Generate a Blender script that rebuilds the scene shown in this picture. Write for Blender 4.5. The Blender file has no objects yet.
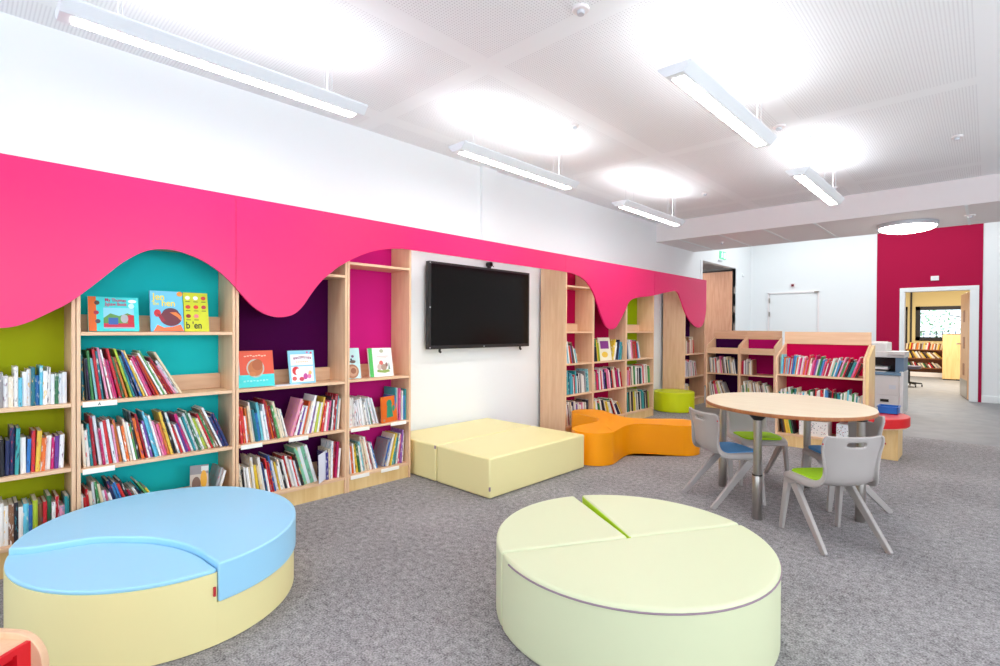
import bpy, bmesh, math, random
from math import sin, cos, pi, radians as R
from mathutils import Vector, Matrix

random.seed(11)
scene = bpy.context.scene
col = scene.collection

# ------------------------------------------------------------------ helpers
def lin(c):
    return tuple(((v/255)/12.92 if v/255 <= .04045 else ((v/255+.055)/1.055)**2.4) for v in c)

class MB:
    """collects geometry for ONE mesh object"""
    def __init__(self):
        self.v = []; self.f = []; self.m = []
    def add(self, vs, fs, m=0):
        o = len(self.v)
        self.v += [tuple(p) for p in vs]
        for f in fs:
            self.f.append(tuple(i+o for i in f)); self.m.append(m)
        return self
    def box(self, x0, x1, y0, y1, z0, z1, m=0):
        vs = [(x, y, z) for z in (z0, z1) for y in (y0, y1) for x in (x0, x1)]
        return self.add(vs, [(0,2,3,1),(4,5,7,6),(0,1,5,4),(2,6,7,3),(0,4,6,2),(1,3,7,5)], m)
    def prism(self, pts, a0, a1, axis='z', m=0, mcap=None, mside=None):
        """pts: closed 2D outline; extruded along axis from a0 to a1"""
        n = len(pts)
        def P(p, a):
            return (p[0], p[1], a) if axis == 'z' else ((a, p[0], p[1]) if axis == 'x' else (p[0], a, p[1]))
        ar = sum(pts[i][0]*pts[(i+1) % n][1]-pts[(i+1) % n][0]*pts[i][1] for i in range(n))
        if ar < 0: pts = pts[::-1]
        vs = [P(p, a0) for p in pts]+[P(p, a1) for p in pts]
        flip = axis == 'y'
        caps = [tuple(range(n))[::-1], tuple(range(n, 2*n))]
        if flip: caps = [c[::-1] for c in caps]
        o = len(self.v); self.v += vs
        for c in caps:
            self.f.append(tuple(i+o for i in c)); self.m.append(m if mcap is None else mcap)
        for i in range(n):
            j = (i+1) % n
            q = (i, j, n+j, n+i)
            if flip: q = q[::-1]
            mm = m if mside is None else (mside(i if ar > 0 else n-1-i) if callable(mside) else mside)
            self.f.append(tuple(k+o for k in q)); self.m.append(mm)
        return self
    def tube(self, pts, r, n=10, m=0, caps=True):
        pts = [Vector(p) for p in pts]
        rr = r if isinstance(r, (list, tuple)) else [r]*len(pts)
        o = len(self.v); prev = None
        for i, p in enumerate(pts):
            t = (pts[min(i+1, len(pts)-1)]-pts[max(i-1, 0)]).normalized()
            if prev is None:
                a = Vector((0,0,1)) if abs(t.z) < .9 else Vector((1,0,0))
                u = t.cross(a).normalized()
            else:
                u = (prev-t*prev.dot(t)).normalized()
            prev = u; w = t.cross(u)
            for k in range(n):
                q = p+(u*cos(2*pi*k/n)+w*sin(2*pi*k/n))*rr[i]
                self.v.append(tuple(q))
        for i in range(len(pts)-1):
            for k in range(n):
                a = o+i*n+k; b = o+i*n+(k+1) % n
                self.f.append((a, b, b+n, a+n)); self.m.append(m)
        if caps:
            self.f.append(tuple(o+k for k in range(n))[::-1]); self.m.append(m)
            self.f.append(tuple(o+(len(pts)-1)*n+k for k in range(n))); self.m.append(m)
        return self
    def lathe(self, prof, cx=0, cy=0, n=32, m=0):
        o = len(self.v)
        for r, z in prof:
            for k in range(n):
                self.v.append((cx+r*cos(2*pi*k/n), cy+r*sin(2*pi*k/n), z))
        for i in range(len(prof)-1):
            for k in range(n):
                a = o+i*n+k; b = o+i*n+(k+1) % n
                self.f.append((a, b, b+n, a+n)); self.m.append(m)
        self.f.append(tuple(o+k for k in range(n))[::-1]); self.m.append(m)
        self.f.append(tuple(o+(len(prof)-1)*n+k for k in range(n))); self.m.append(m)
        return self
    def taper(self, p0, p1, a0, b0, a1, b1, side=(1,0,0), m=0):
        """tapered bar from p0 to p1; a = size along `side`, b = size across"""
        p0, p1 = Vector(p0), Vector(p1); s = Vector(side)
        t = (p1-p0).normalized(); s = (s-t*s.dot(t)).normalized(); w = t.cross(s)
        vs = []
        for p, a, b in ((p0, a0, b0), (p1, a1, b1)):
            for i, j in ((-1,-1),(1,-1),(1,1),(-1,1)):
                vs.append(p+s*(i*a/2)+w*(j*b/2))
        return self.add(vs, [(3,2,1,0),(4,5,6,7),(0,1,5,4),(1,2,6,5),(2,3,7,6),(3,0,4,7)], m)
    def xform(self, M):
        self.v = [tuple(M @ Vector(p)) for p in self.v]; return self
    def mesh(self, name, mats, smooth=35):
        me = bpy.data.meshes.new(name)
        me.from_pydata(self.v, [], self.f)
        for mt in (mats if isinstance(mats, (list, tuple)) else [mats]):
            me.materials.append(mt)
        me.polygons.foreach_set('material_index', self.m)
        bm = bmesh.new(); bm.from_mesh(me)
        bmesh.ops.recalc_face_normals(bm, faces=bm.faces)
        bm.to_mesh(me); bm.free()
        if smooth:
            me.polygons.foreach_set('use_smooth', [True]*len(me.polygons))
            me.set_sharp_from_angle(angle=R(smooth))
        me.update()
        return me
    def build(self, name, mats, parent=None, bevel=0, seg=2, smooth=35, kind=None):
        o = bpy.data.objects.new(name, self.mesh(name, mats, smooth))
        col.objects.link(o)
        if parent: o.parent = parent
        if bevel:
            b = o.modifiers.new('bevel', 'BEVEL'); b.width = bevel; b.segments = seg
            b.limit_method = 'ANGLE'; b.angle_limit = R(40); b.harden_normals = False
        if kind: o['kind'] = kind
        return o

def tag(o, label, cat, group=None):
    o['label'] = label; o['category'] = cat
    if group: o['group'] = group
    return o

def thing(name, label, cat, loc=(0,0,0), rz=0, group=None):
    o = bpy.data.objects.new(name, None); col.objects.link(o)
    o.location = loc; o.rotation_euler = (0,0,rz); o.empty_display_size = .1
    return tag(o, label, cat, group)

def copy_tree(o, parent=None):
    c = o.copy(); col.objects.link(c)
    if parent: c.parent = parent
    for ch in list(o.children):
        copy_tree(ch, c)
    return c

def text_part(name, body, size, mat, parent, M, align='LEFT', extrude=.0006, space=1.0):
    cu = bpy.data.curves.new(name, 'FONT'); cu.body = body; cu.size = size
    cu.offset = size*.014; cu.extrude = extrude; cu.align_x = align; cu.space_line = space
    t = bpy.data.objects.new(name, cu); col.objects.link(t)
    dg = bpy.context.evaluated_depsgraph_get()
    me = bpy.data.meshes.new_from_object(t.evaluated_get(dg))
    bpy.data.objects.remove(t); me.transform(M); me.materials.clear(); me.materials.append(mat)
    o = bpy.data.objects.new(name, me); col.objects.link(o); o.parent = parent
    return o

def catmull(pts, k=8, closed=False):
    out = []; n = len(pts)
    rng = range(n) if closed else range(n-1)
    for i in rng:
        g = (lambda j: pts[j % n]) if closed else (lambda j: pts[max(0, min(n-1, j))])
        p0, p1, p2, p3 = g(i-1), g(i), g(i+1), g(i+2)
        for s in range(k):
            t = s/k
            out.append(tuple(.5*((2*b)+(-a+c)*t+(2*a-5*b+4*c-d)*t*t+(-a+3*b-3*c+d)*t**3)
                             for a, b, c, d in zip(p0, p1, p2, p3)))
    if not closed: out.append(tuple(pts[-1]))
    return out

# ------------------------------------------------------------------ materials
def new_mat(name):
    m = bpy.data.materials.new(name); m.use_nodes = True
    return m, m.node_tree, m.node_tree.nodes['Principled BSDF']

def mat(name, c, rough=.5, metal=0, spec=.5, noise=0, nscale=40, bump=0, bscale=200, emit=None, estr=0, coat=0):
    m, nt, b = new_mat(name)
    b.inputs['Base Color'].default_value = (*lin(c), 1)
    b.inputs['Roughness'].default_value = rough
    b.inputs['Metallic'].default_value = metal
    b.inputs['Specular IOR Level'].default_value = spec
    if coat: b.inputs['Coat Weight'].default_value = coat; b.inputs['Coat Roughness'].default_value = .15
    if emit:
        b.inputs['Emission Color'].default_value = (*lin(emit), 1); b.inputs['Emission Strength'].default_value = estr
    L = nt.links
    tc = nt.nodes.new('ShaderNodeTexCoord')
    if noise:
        n = nt.nodes.new('ShaderNodeTexNoise'); n.inputs['Scale'].default_value = nscale; n.inputs['Detail'].default_value = 4
        L.new(tc.outputs['Object'], n.inputs['Vector'])
        mx = nt.nodes.new('ShaderNodeMix'); mx.data_type = 'RGBA'
        mx.inputs[6].default_value = (*[v*(1-noise) for v in lin(c)], 1)
        mx.inputs[7].default_value = (*[min(1, v*(1+noise)) for v in lin(c)], 1)
        L.new(n.outputs['Fac'], mx.inputs[0]); L.new(mx.outputs[2], b.inputs['Base Color'])
    if bump:
        n2 = nt.nodes.new('ShaderNodeTexNoise'); n2.inputs['Scale'].default_value = bscale; n2.inputs['Detail'].default_value = 3
        L.new(tc.outputs['Object'], n2.inputs['Vector'])
        bp = nt.nodes.new('ShaderNodeBump'); bp.inputs['Strength'].default_value = bump; bp.inputs['Distance'].default_value = .002
        L.new(n2.outputs['Fac'], bp.inputs['Height']); L.new(bp.outputs['Normal'], b.inputs['Normal'])
    return m

def wood(name, c1, c2, axis='z', rough=.45, scale=1.0):
    m, nt, b = new_mat(name); L = nt.links
    tc = nt.nodes.new('ShaderNodeTexCoord'); mp = nt.nodes.new('ShaderNodeMapping')
    s = {'x': (1.2,14,14), 'y': (14,1.2,14), 'z': (14,14,1.2)}[axis]
    mp.inputs['Scale'].default_value = tuple(v*scale for v in s)
    L.new(tc.outputs['Object'], mp.inputs['Vector'])
    n = nt.nodes.new('ShaderNodeTexNoise'); n.inputs['Scale'].default_value = 2.2; n.inputs['Detail'].default_value = 6
    n.inputs['Distortion'].default_value = .6
    L.new(mp.outputs[0], n.inputs['Vector'])
    r = nt.nodes.new('ShaderNodeValToRGB')
    r.color_ramp.elements[0].position = .3; r.color_ramp.elements[0].color = (*lin(c1), 1)
    r.color_ramp.elements[1].position = .7; r.color_ramp.elements[1].color = (*lin(c2), 1)
    L.new(n.outputs['Fac'], r.inputs[0]); L.new(r.outputs[0], b.inputs['Base Color'])
    b.inputs['Roughness'].default_value = rough
    return m

def carpet_mat():
    m, nt, b = new_mat('carpet_grey'); L = nt.links
    tc = nt.nodes.new('ShaderNodeTexCoord')
    n1 = nt.nodes.new('ShaderNodeTexNoise'); n1.inputs['Scale'].default_value = 130; n1.inputs['Detail'].default_value = 3
    n2 = nt.nodes.new('ShaderNodeTexNoise'); n2.inputs['Scale'].default_value = 1.6; n2.inputs['Detail'].default_value = 4
    n3 = nt.nodes.new('ShaderNodeTexNoise'); n3.inputs['Scale'].default_value = 30; n3.inputs['Detail'].default_value = 5
    for n in (n1, n2, n3): L.new(tc.outputs['Object'], n.inputs['Vector'])
    a = nt.nodes.new('ShaderNodeMath'); a.operation = 'MULTIPLY_ADD'; a.inputs[1].default_value = .75
    L.new(n1.outputs['Fac'], a.inputs[0])
    sc = nt.nodes.new('ShaderNodeMath'); sc.operation = 'MULTIPLY'; sc.inputs[1].default_value = .18
    L.new(n2.outputs['Fac'], sc.inputs[0])
    s3 = nt.nodes.new('ShaderNodeMath'); s3.operation = 'MULTIPLY_ADD'; s3.inputs[1].default_value = .4
    L.new(n3.outputs['Fac'], s3.inputs[0]); L.new(sc.outputs[0], s3.inputs[2])
    L.new(s3.outputs[0], a.inputs[2])
    r = nt.nodes.new('ShaderNodeValToRGB')
    r.color_ramp.elements[0].position = .48; r.color_ramp.elements[0].color = (*lin(CARPET[0]), 1)
    r.color_ramp.elements[1].position = .86; r.color_ramp.elements[1].color = (*lin(CARPET[1]), 1)
    L.new(a.outputs[0], r.inputs[0]); L.new(r.outputs[0], b.inputs['Base Color'])
    b.inputs['Roughness'].default_value = .95; b.inputs['Specular IOR Level'].default_value = .1
    bp = nt.nodes.new('ShaderNodeBump'); bp.inputs['Strength'].default_value = .6; bp.inputs['Distance'].default_value = .004
    L.new(n1.outputs['Fac'], bp.inputs['Height']); L.new(bp.outputs['Normal'], b.inputs['Normal'])
    return m

def ceiling_mat():
    """painted board with a grid of small drilled holes, plain margins between the drilled fields"""
    m, nt, b = new_mat('perforated_ceiling'); L = nt.links
    tc = nt.nodes.new('ShaderNodeTexCoord'); sep = nt.nodes.new('ShaderNodeSeparateXYZ')
    L.new(tc.outputs['Object'], sep.inputs[0])
    def math_(op, a, b_=None, c_=None):
        n = nt.nodes.new('ShaderNodeMath'); n.operation = op
        for i, v in enumerate((a, b_, c_)):
            if v is None: continue
            if isinstance(v, (int, float)): n.inputs[i].default_value = v
            else: L.new(v, n.inputs[i])
        return n.outputs[0]
    p = .018
    fx = math_('SUBTRACT', math_('FRACT', math_('DIVIDE', sep.outputs[0], p)), .5)
    fy = math_('SUBTRACT', math_('FRACT', math_('DIVIDE', sep.outputs[1], p)), .5)
    d = math_('SQRT', math_('ADD', math_('MULTIPLY', fx, fx), math_('MULTIPLY', fy, fy)))
    hole = math_('LESS_THAN', d, .22)
    mx_ = math_('LESS_THAN', math_('ABSOLUTE', math_('SUBTRACT', math_('FRACT', math_('DIVIDE', sep.outputs[0], 1.2)), .5)), .44)
    my_ = math_('LESS_THAN', math_('ABSOLUTE', math_('SUBTRACT', math_('FRACT', math_('DIVIDE', sep.outputs[1], 2.4)), .5)), .47)
    hole = math_('MULTIPLY', hole, math_('MULTIPLY', mx_, my_))
    mix = nt.nodes.new('ShaderNodeMix'); mix.data_type = 'RGBA'
    mix.inputs[6].default_value = (*lin(CEIL), 1); mix.inputs[7].default_value = (*lin((216,216,220)), 1)
    L.new(hole, mix.inputs[0]); L.new(mix.outputs[2], b.inputs['Base Color'])
    b.inputs['Roughness'].default_value = .9; b.inputs['Specular IOR Level'].default_value = .15
    return m

def book_mat():
    """cover colour from the object; printed bands, title marks from its own coordinates"""
    m, nt, b = new_mat('book_cover'); L = nt.links
    oi = nt.nodes.new('ShaderNodeObjectInfo'); tc = nt.nodes.new('ShaderNodeTexCoord')
    sep = nt.nodes.new('ShaderNodeSeparateXYZ'); L.new(tc.outputs['Object'], sep.inputs[0])
    ad = nt.nodes.new('ShaderNodeVectorMath'); ad.operation = 'MULTIPLY_ADD'
    ad.inputs[1].default_value = (70, 70, 17)
    cb = nt.nodes.new('ShaderNodeCombineXYZ')
    rm = nt.nodes.new('ShaderNodeMath'); rm.operation = 'MULTIPLY'; rm.inputs[1].default_value = 97
    L.new(oi.outputs['Random'], rm.inputs[0])
    for i in range(3): L.new(rm.outputs[0], cb.inputs[i])
    L.new(tc.outputs['Object'], ad.inputs[0]); L.new(cb.outputs[0], ad.inputs[2])
    n = nt.nodes.new('ShaderNodeTexNoise'); n.inputs['Scale'].default_value = 1.6; n.inputs['Detail'].default_value = 3
    L.new(ad.outputs[0], n.inputs['Vector'])
    th = nt.nodes.new('ShaderNodeMapRange'); th.inputs[1].default_value = .58; th.inputs[2].default_value = .66; th.inputs[4].default_value = .85
    L.new(n.outputs['Fac'], th.inputs[0])
    hr = nt.nodes.new('ShaderNodeMath'); hr.operation = 'MULTIPLY'; hr.inputs[1].default_value = 13.7
    L.new(oi.outputs['Random'], hr.inputs[0])
    fr = nt.nodes.new('ShaderNodeMath'); fr.operation = 'FRACT'; L.new(hr.outputs[0], fr.inputs[0])
    ramp = nt.nodes.new('ShaderNodeValToRGB'); ramp.color_ramp.interpolation = 'CONSTANT'
    cols = [(235,232,225),(30,34,60),(220,60,60),(245,240,235),(60,150,170),(240,190,60),(120,40,110),(250,250,245)]
    e = ramp.color_ramp.elements
    while len(e) < len(cols): e.new(.5)
    for i, c in enumerate(cols): e[i].position = i/len(cols); e[i].color = (*lin(c), 1)
    L.new(fr.outputs[0], ramp.inputs[0])
    mx = nt.nodes.new('ShaderNodeMix'); mx.data_type = 'RGBA'
    L.new(th.outputs[0], mx.inputs[0]); L.new(oi.outputs['Color'], mx.inputs[6]); L.new(ramp.outputs[0], mx.inputs[7])
    L.new(mx.outputs[2], b.inputs['Base Color'])
    b.inputs['Roughness'].default_value = .35
    return m

P_RIGHT = (32, 33, 14); P_BACK = (14, 6); P_SKY = 44; EXPOSURE = .80
CARPET = ((92,89,90), (186,182,182))
CEIL = (246,248,250)
M = {}
M['carpet'] = carpet_mat()
M['ceiling'] = ceiling_mat()
M['white'] = mat('white_paint', (240,243,244), .8, spec=.2)
M['soffit'] = mat('soffit_paint', (240,234,234), .8, spec=.2)
M['lino'] = mat('grey_lino', (138,138,140), .6, spec=.25, noise=.22, nscale=5)
M['pinkwall'] = mat('magenta_wall_paint', (172,6,64), .7, spec=.2)
M['fascia'] = mat('pink_laminate', (232,14,104), .33, spec=.45)
M['edge'] = mat('dark_edge', (120,20,60), .6)
M['birch'] = wood('birch_laminate', (226,182,144), (238,200,162), 'z')
M['birch_y'] = wood('birch_laminate_shelf', (226,182,144), (238,200,162), 'y')
M['birch_x'] = wood('birch_laminate_board', (226,182,144), (238,200,162), 'x')
M['maple'] = wood('maple_laminate', (222,182,120), (236,204,146), 'z')
M['tabletop'] = wood('table_laminate', (222,204,172), (230,214,186), 'x', .4)
M['lipping'] = wood('brown_lipping', (150,88,46), (176,110,62), 'z', .4)
M['doorwood'] = wood('door_veneer', (206,150,120), (222,172,142), 'z', .45)
M['cream'] = mat('cream_vinyl', (242,230,168), .42, bump=.08, bscale=500)
M['lemon'] = mat('lemon_vinyl', (216,221,182), .42, bump=.08, bscale=500)
M['lime_in'] = mat('lime_vinyl_inner', (196,226,40), .45)
M['blue'] = mat('sky_blue_vinyl', (160,216,246), .38, bump=.08, bscale=500)
M['orange'] = mat('orange_vinyl', (255,160,2), .42, spec=.3, bump=.08, bscale=500)
M['limepouf'] = mat('lime_vinyl', (208,220,14), .42, spec=.3, bump=.08, bscale=500)
M['seam'] = mat('seam_thread', (150,128,140), .7)
M['redvinyl'] = mat('red_vinyl', (214,10,20), .45)
M['redbox'] = mat('red_board', (222,18,34), .5)
M['black'] = mat('black_plastic', (16,16,18), .35)
M['screen'] = mat('screen_glass', (12,9,9), .2, spec=.25)
M['bezel'] = mat('tv_bezel', (34,32,33), .3)
M['steel'] = mat('brushed_steel', (176,170,164), .28, metal=1)
M['steel_d'] = mat('dark_ring', (50,46,44), .4, metal=.6)
M['alu'] = mat('lamp_aluminium', (206,210,216), .4, metal=.3)
M['lampwhite'] = mat('lamp_white_enamel', (236,240,244), .4)
M['shell'] = mat('grey_chair_plastic', (172,165,161), .42, bump=.12, bscale=700)
M['padg'] = mat('lime_seat_pad', (158,206,12), .85, bump=.2, bscale=900)
M['padb'] = mat('blue_seat_pad', (84,150,206), .85, bump=.2, bscale=900)
M['dot'] = mat('red_sticker', (190,40,50), .5)
M['book'] = book_mat()
M['page'] = mat('paper_pages', (236,230,216), .85)
M['label'] = mat('card_label', (246,243,234), .7)
M['grey'] = mat('copier_grey', (214,209,206), .5)
M['grey2'] = mat('copier_light', (226,224,222), .5)
M['cbl'] = mat('copier_blue', (110,140,166), .5)
M['tray'] = mat('blue_tray_plastic', (24,112,206), .4)
M['lamp'] = mat('lamp_diffuser', (255,255,255), .5, emit=(255,252,246), estr=20)
M['lampup'] = mat('lamp_uplight', (255,255,255), .5, emit=(250,252,255), estr=5)
M['disc'] = mat('disc_diffuser', (255,255,255), .4, emit=(255,250,240), estr=14)
M['exit'] = mat('exit_green', (70,176,130), .4, emit=(90,200,150), estr=.6)
M['green_sym'] = mat('exit_white', (240,250,245), .4, emit=(240,250,245), estr=.6)
M['frame_dark'] = mat('dark_window_frame', (26,22,24), .5)
M['creamwall'] = mat('cream_paint', (236,216,160), .8)
M['glass'] = None
g, nt, b = new_mat('window_glass'); b.inputs['Transmission Weight'].default_value = 1; b.inputs['Roughness'].default_value = 0
b.inputs['IOR'].default_value = 1.01; b.inputs['Base Color'].default_value = (.95,1,.98,1); M['glass'] = g
M['bark'] = mat('tree_bark', (110,92,80), .9, noise=.3, nscale=12)
M['leaf'] = mat('tree_leaves', (150,180,142), .7, noise=.3, nscale=6)
M['grass'] = mat('lawn_green', (130,150,100), .9, noise=.3, nscale=8)
for k, c in dict(bk_lime=(168,178,26), bk_teal=(36,204,208), bk_purple=(70,2,64), bk_pink=(206,32,128),
                 bk_crim=(176,10,70), bk_lime2=(150,176,10), bk_low=(196,4,72), bk_lowp=(58,8,66), bk_lowm=(176,16,104)).items():
    M[k] = mat(k.replace('bk_', 'back_board_'), c, .7, spec=.06)

# ------------------------------------------------------------------ the room
WX = -3.927       # wall the bookcases stand on
HC, DB, HB, DS, DF = 2.966, 7.806, 2.668, 9.28, 12.4
XR, YB = 2.7, -2.6
def struct(name, mb, m, **k):
    return mb.build(name, m, kind='structure', **k)

struct('floor', MB().box(WX-.1, XR, YB, 7.75, -.06, 0), M['carpet'])
struct('floor_lino', MB().box(WX-.1, XR, 7.75, 19.2, -.06, 0).box(-6.6, WX-.1, 9.3, 12.6, -.06, 0), M['lino'])
struct('ceiling', MB().box(WX-.1, XR, YB-.1, DB+.02, HC, HC+.1), M['ceiling'])
# left wall: solid to y 9.65, opening 9.65-11.42 up to 2.56, then on to the far wall
struct('wall_left', MB().box(WX-.12, WX, YB, 9.65, 0, 3.7).box(WX-.12, WX, 9.65, 11.42, 2.56, 3.7)
       .box(WX-.12, WX, 11.42, DF, 0, 3.7), M['white'])
struct('trim_1', MB().box(WX, WX+.035, 3.82, 4.04, 2.0, HC), M['white'])
# bulkhead with a panelled soffit
sb = MB().box(WX, XR, DB, DS, HB, 3.7)
struct('bulkhead', sb, M['soffit'])
jm = MB()
for xj in (-3.55, -2.93, -2.31, -1.69, -.2, .45):
    jm.box(xj-.014, xj+.014, DB+.02, DS-.02, HB-.006, HB+.004)
struct('trim_2', jm, M['white'])
struct('ceiling_far', MB().box(WX-.1, XR, DS, DF+.1, 3.62, 3.7), M['white'])
# far wall: white, magenta field around the doorway, white again
ox0, ox1, oz = -1.165, -.25, 1.985      # clear opening
fw = MB().box(WX-.1, -1.60, DF, DF+.14, 0, 3.7).box(-.085, XR, DF-.0, DF+.14, 0, 3.7)
struct('wall_far', fw, M['white'])
struct('wall_far_magenta', MB().box(-1.60, ox0-.02, DF-.012, DF+.14, 0, 3.7).box(ox1+.1, -.085, DF-.012, DF+.14, 0, 3.7)
       .box(ox0-.02, ox1+.1, DF-.012, DF+.14, oz+.02, 3.7), M['pinkwall'])
df = MB().box(ox0-.075, ox0, DF-.03, DF+.15, 0, oz).box(ox1, ox1+.12, DF-.03, DF+.15, 0, oz).box(ox0-.075, ox1+.12, DF-.03, DF+.15, oz, oz+.075)
struct('trim_3', df, M['white'], bevel=.004)
struct('baseboard_right', MB().box(-.085, XR, DF-.02, DF, 0, .12), M['white'], bevel=.004)
struct('baseboard_left', MB().box(WX, WX+.015, 2.64, 4.78, 0, .1).box(WX, WX+.015, 6.95, 7.96, 0, .1), M['white'])
# plain white flush door in the far wall
d1 = struct('door_1', MB().box(-3.52, -2.62, DF-.012, DF, 0, 2.03), M['white'], bevel=.003)
MB().box(-3.565, -3.535, DF-.03, DF, 0, 2.07).box(-2.605, -2.575, DF-.03, DF, 0, 2.07).box(-3.565, -2.575, DF-.03, DF, 2.045, 2.075).build('door_frame', M['soffit'], d1, bevel=.003)
MB().box(-2.66, -2.585, DF-.05, DF-.012, 2.04, 2.07).build('door_closer', M['steel'], d1)
for zz in (.5, 1.55, 1.85):
    MB().box(-3.545, -3.52, DF-.03, DF-.012, zz, zz+.1).build('hinge', M['steel'], d1)
# right and back walls (out of view) with window openings added for fill light
def wall_with_openings(name, axis, pos, a0, a1, ztop, ops, th=.15):
    mb = MB(); cur = a0
    def bx(p0, p1, z0, z1):
        if p1-p0 < 1e-4 or z1-z0 < 1e-4: return
        if axis == 'x': mb.box(pos, pos+th, p0, p1, z0, z1)
        else: mb.box(p0, p1, pos-th, pos, z0, z1)
    for (b0, b1, z0, z1) in ops:
        bx(cur, b0, 0, ztop); bx(b0, b1, 0, z0); bx(b0, b1, z1, ztop); cur = b1
    bx(cur, a1, 0, ztop)
    return struct(name, mb, M['white'])
rops = [(-1.6, .6, .85, 2.5), (1.2, 3.4, .85, 2.5), (4.0, 6.2, .85, 2.5)]
bops = [(-3.4, -1.2, .85, 2.5), (-.6, 1.6, .85, 2.5)]
wall_with_openings('wall_right', 'x', XR, YB, DF, 3.7, rops)
wall_with_openings('wall_back', 'y', YB, WX-.12, XR, 3.1, bops)
wi = 1
for (b0, b1, z0, z1) in rops:  # frames for the added right-hand windows, out of view
    w = struct(f'window_{wi}', MB().box(XR+.04, XR+.1, b0, b0+.06, z0, z1).box(XR+.04, XR+.1, b1-.06, b1, z0, z1).box(XR+.04, XR+.1, b0, b1, z0, z0+.06)
           .box(XR+.04, XR+.1, b0, b1, z1-.06, z1).box(XR+.04, XR+.1, (b0+b1)/2-.03, (b0+b1)/2+.03, z0, z1), M['white']); wi += 1
for (b0, b1, z0, z1) in bops:  # frames for the added back windows, behind the camera
    w = struct(f'window_{wi}', MB().box(b0, b0+.06, YB-.1, YB-.04, z0, z1).box(b1-.06, b1, YB-.1, YB-.04, z0, z1).box(b0, b1, YB-.1, YB-.04, z0, z0+.06)
           .box(b0, b1, YB-.1, YB-.04, z1-.06, z1).box((b0+b1)/2-.03, (b0+b1)/2+.03, YB-.1, YB-.04, z0, z1), M['white']); wi += 1

# hall seen through the left opening
struct('wall_hall', MB().box(-6.7, -6.6, 9.2, 12.7, 0, 2.9).box(-6.6, WX-.12, 12.6, 12.7, 0, 2.9).box(-6.6, WX-.12, 9.2, 9.3, 0, 2.9), M['white'])
struct('ceiling_hall', MB().box(-6.6, WX-.12, 9.3, 12.6, 2.72, 2.8), M['soffit'])
tr = struct('trim_4', MB().box(WX-.13, WX+.015, 11.42, 11.50, 0, 2.56).box(WX-.13, WX+.015, 9.57, 9.65, 0, 2.56), M['white'], bevel=.004)
d2 = struct('door_2', MB().box(-5.3, -3.972, 11.36, 11.41, .02, 2.5), M['doorwood'], bevel=.003)
MB().box(-5.3, -3.98, 11.362, 11.408, 2.5, 2.54).build('door_top_rail', M['frame_dark'], d2)
MB().box(-3.972, -3.962, 11.362, 11.408, .02, 2.54).build('door_edge', M['frame_dark'], d2)
for zz in (.4, 1.25, 1.62, 2.02):
    MB().box(-3.962, -3.93, 11.395, 11.415, zz, zz+.14).build('hinge', M['steel'], d2)

# room beyond the doorway
FY = 18.6
fwl = MB()
wx0, wx1, wz0, wz1 = -1.50, -.30, .98, 1.93
vx0, vx1, vz0, vz1 = -2.75, -1.68, .05, 1.93
fwl.box(-4, vx0, FY, FY+.15, 0, 2.75).box(vx0, vx1, FY, FY+.15, vz1, 2.75).box(vx1, wx0, FY, FY+.15, 0, 2.75)
fwl.box(wx0, wx1, FY, FY+.15, 0, wz0).box(wx0, wx1, FY, FY+.15, wz1, 2.75).box(wx1, 2.5, FY, FY+.15, 0, 2.75)
struct('wall_classroom', fwl, M['creamwall'])
struct('wall_classroom_side', MB().box(-4.1, -4, DF+.14, FY+.15, 0, 2.75).box(2.5, 2.6, DF+.14, FY+.15, 0, 2.75), M['creamwall'])
struct('ceiling_classroom', MB().box(-4, 2.5, DF+.14, FY+.15, 2.75, 2.83), M['soffit'])
def dark_window(n, x0, x1, z0, z1, t=.1):
    w = struct(f'window_{n}', MB().box(x0, x0+t, FY-.03, FY+.1, z0, z1).box(x1-t, x1, FY-.03, FY+.1, z0, z1)
               .box(x0, x1, FY-.03, FY+.1, z0, z0+t).box(x0, x1, FY-.03, FY+.1, z1-t, z1), M['frame_dark'])
    MB().box(x0+t, x1-t, FY+.03, FY+.036, z0+t, z1-t).build('window_pane', M['glass'], w)
dark_window(6, wx0, wx1, wz0, wz1); dark_window(7, vx0, vx1, vz0, vz1)
struct('trim_5', MB().box(wx0-.12, wx0-.08, FY-.05, FY, .9, 2.75), M['frame_dark'])
d3 = struct('door_3', MB().box(-.022, .022, 0, .98, .01, 1.96), M['birch'], bevel=.003)
d3.location = (-.255, 12.62, 0); d3.rotation_euler = (0,0,R(7.5))
for zz in (.42, .92, 1.42):
    MB().box(-.026, .026, .38, .6, zz, zz+.22).build('door_glass', M['lipping'], d3)
MB().box(-.027, .027, .02, .96, .02, .34).build('kick_plate', M['steel'], d3)
MB().tube([(-.02,.9,1.0),(-.075,.9,1.0),(-.085,.87,1.0),(-.085,.76,1.0)], .011).build('door_handle', M['steel'], d3)

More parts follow.
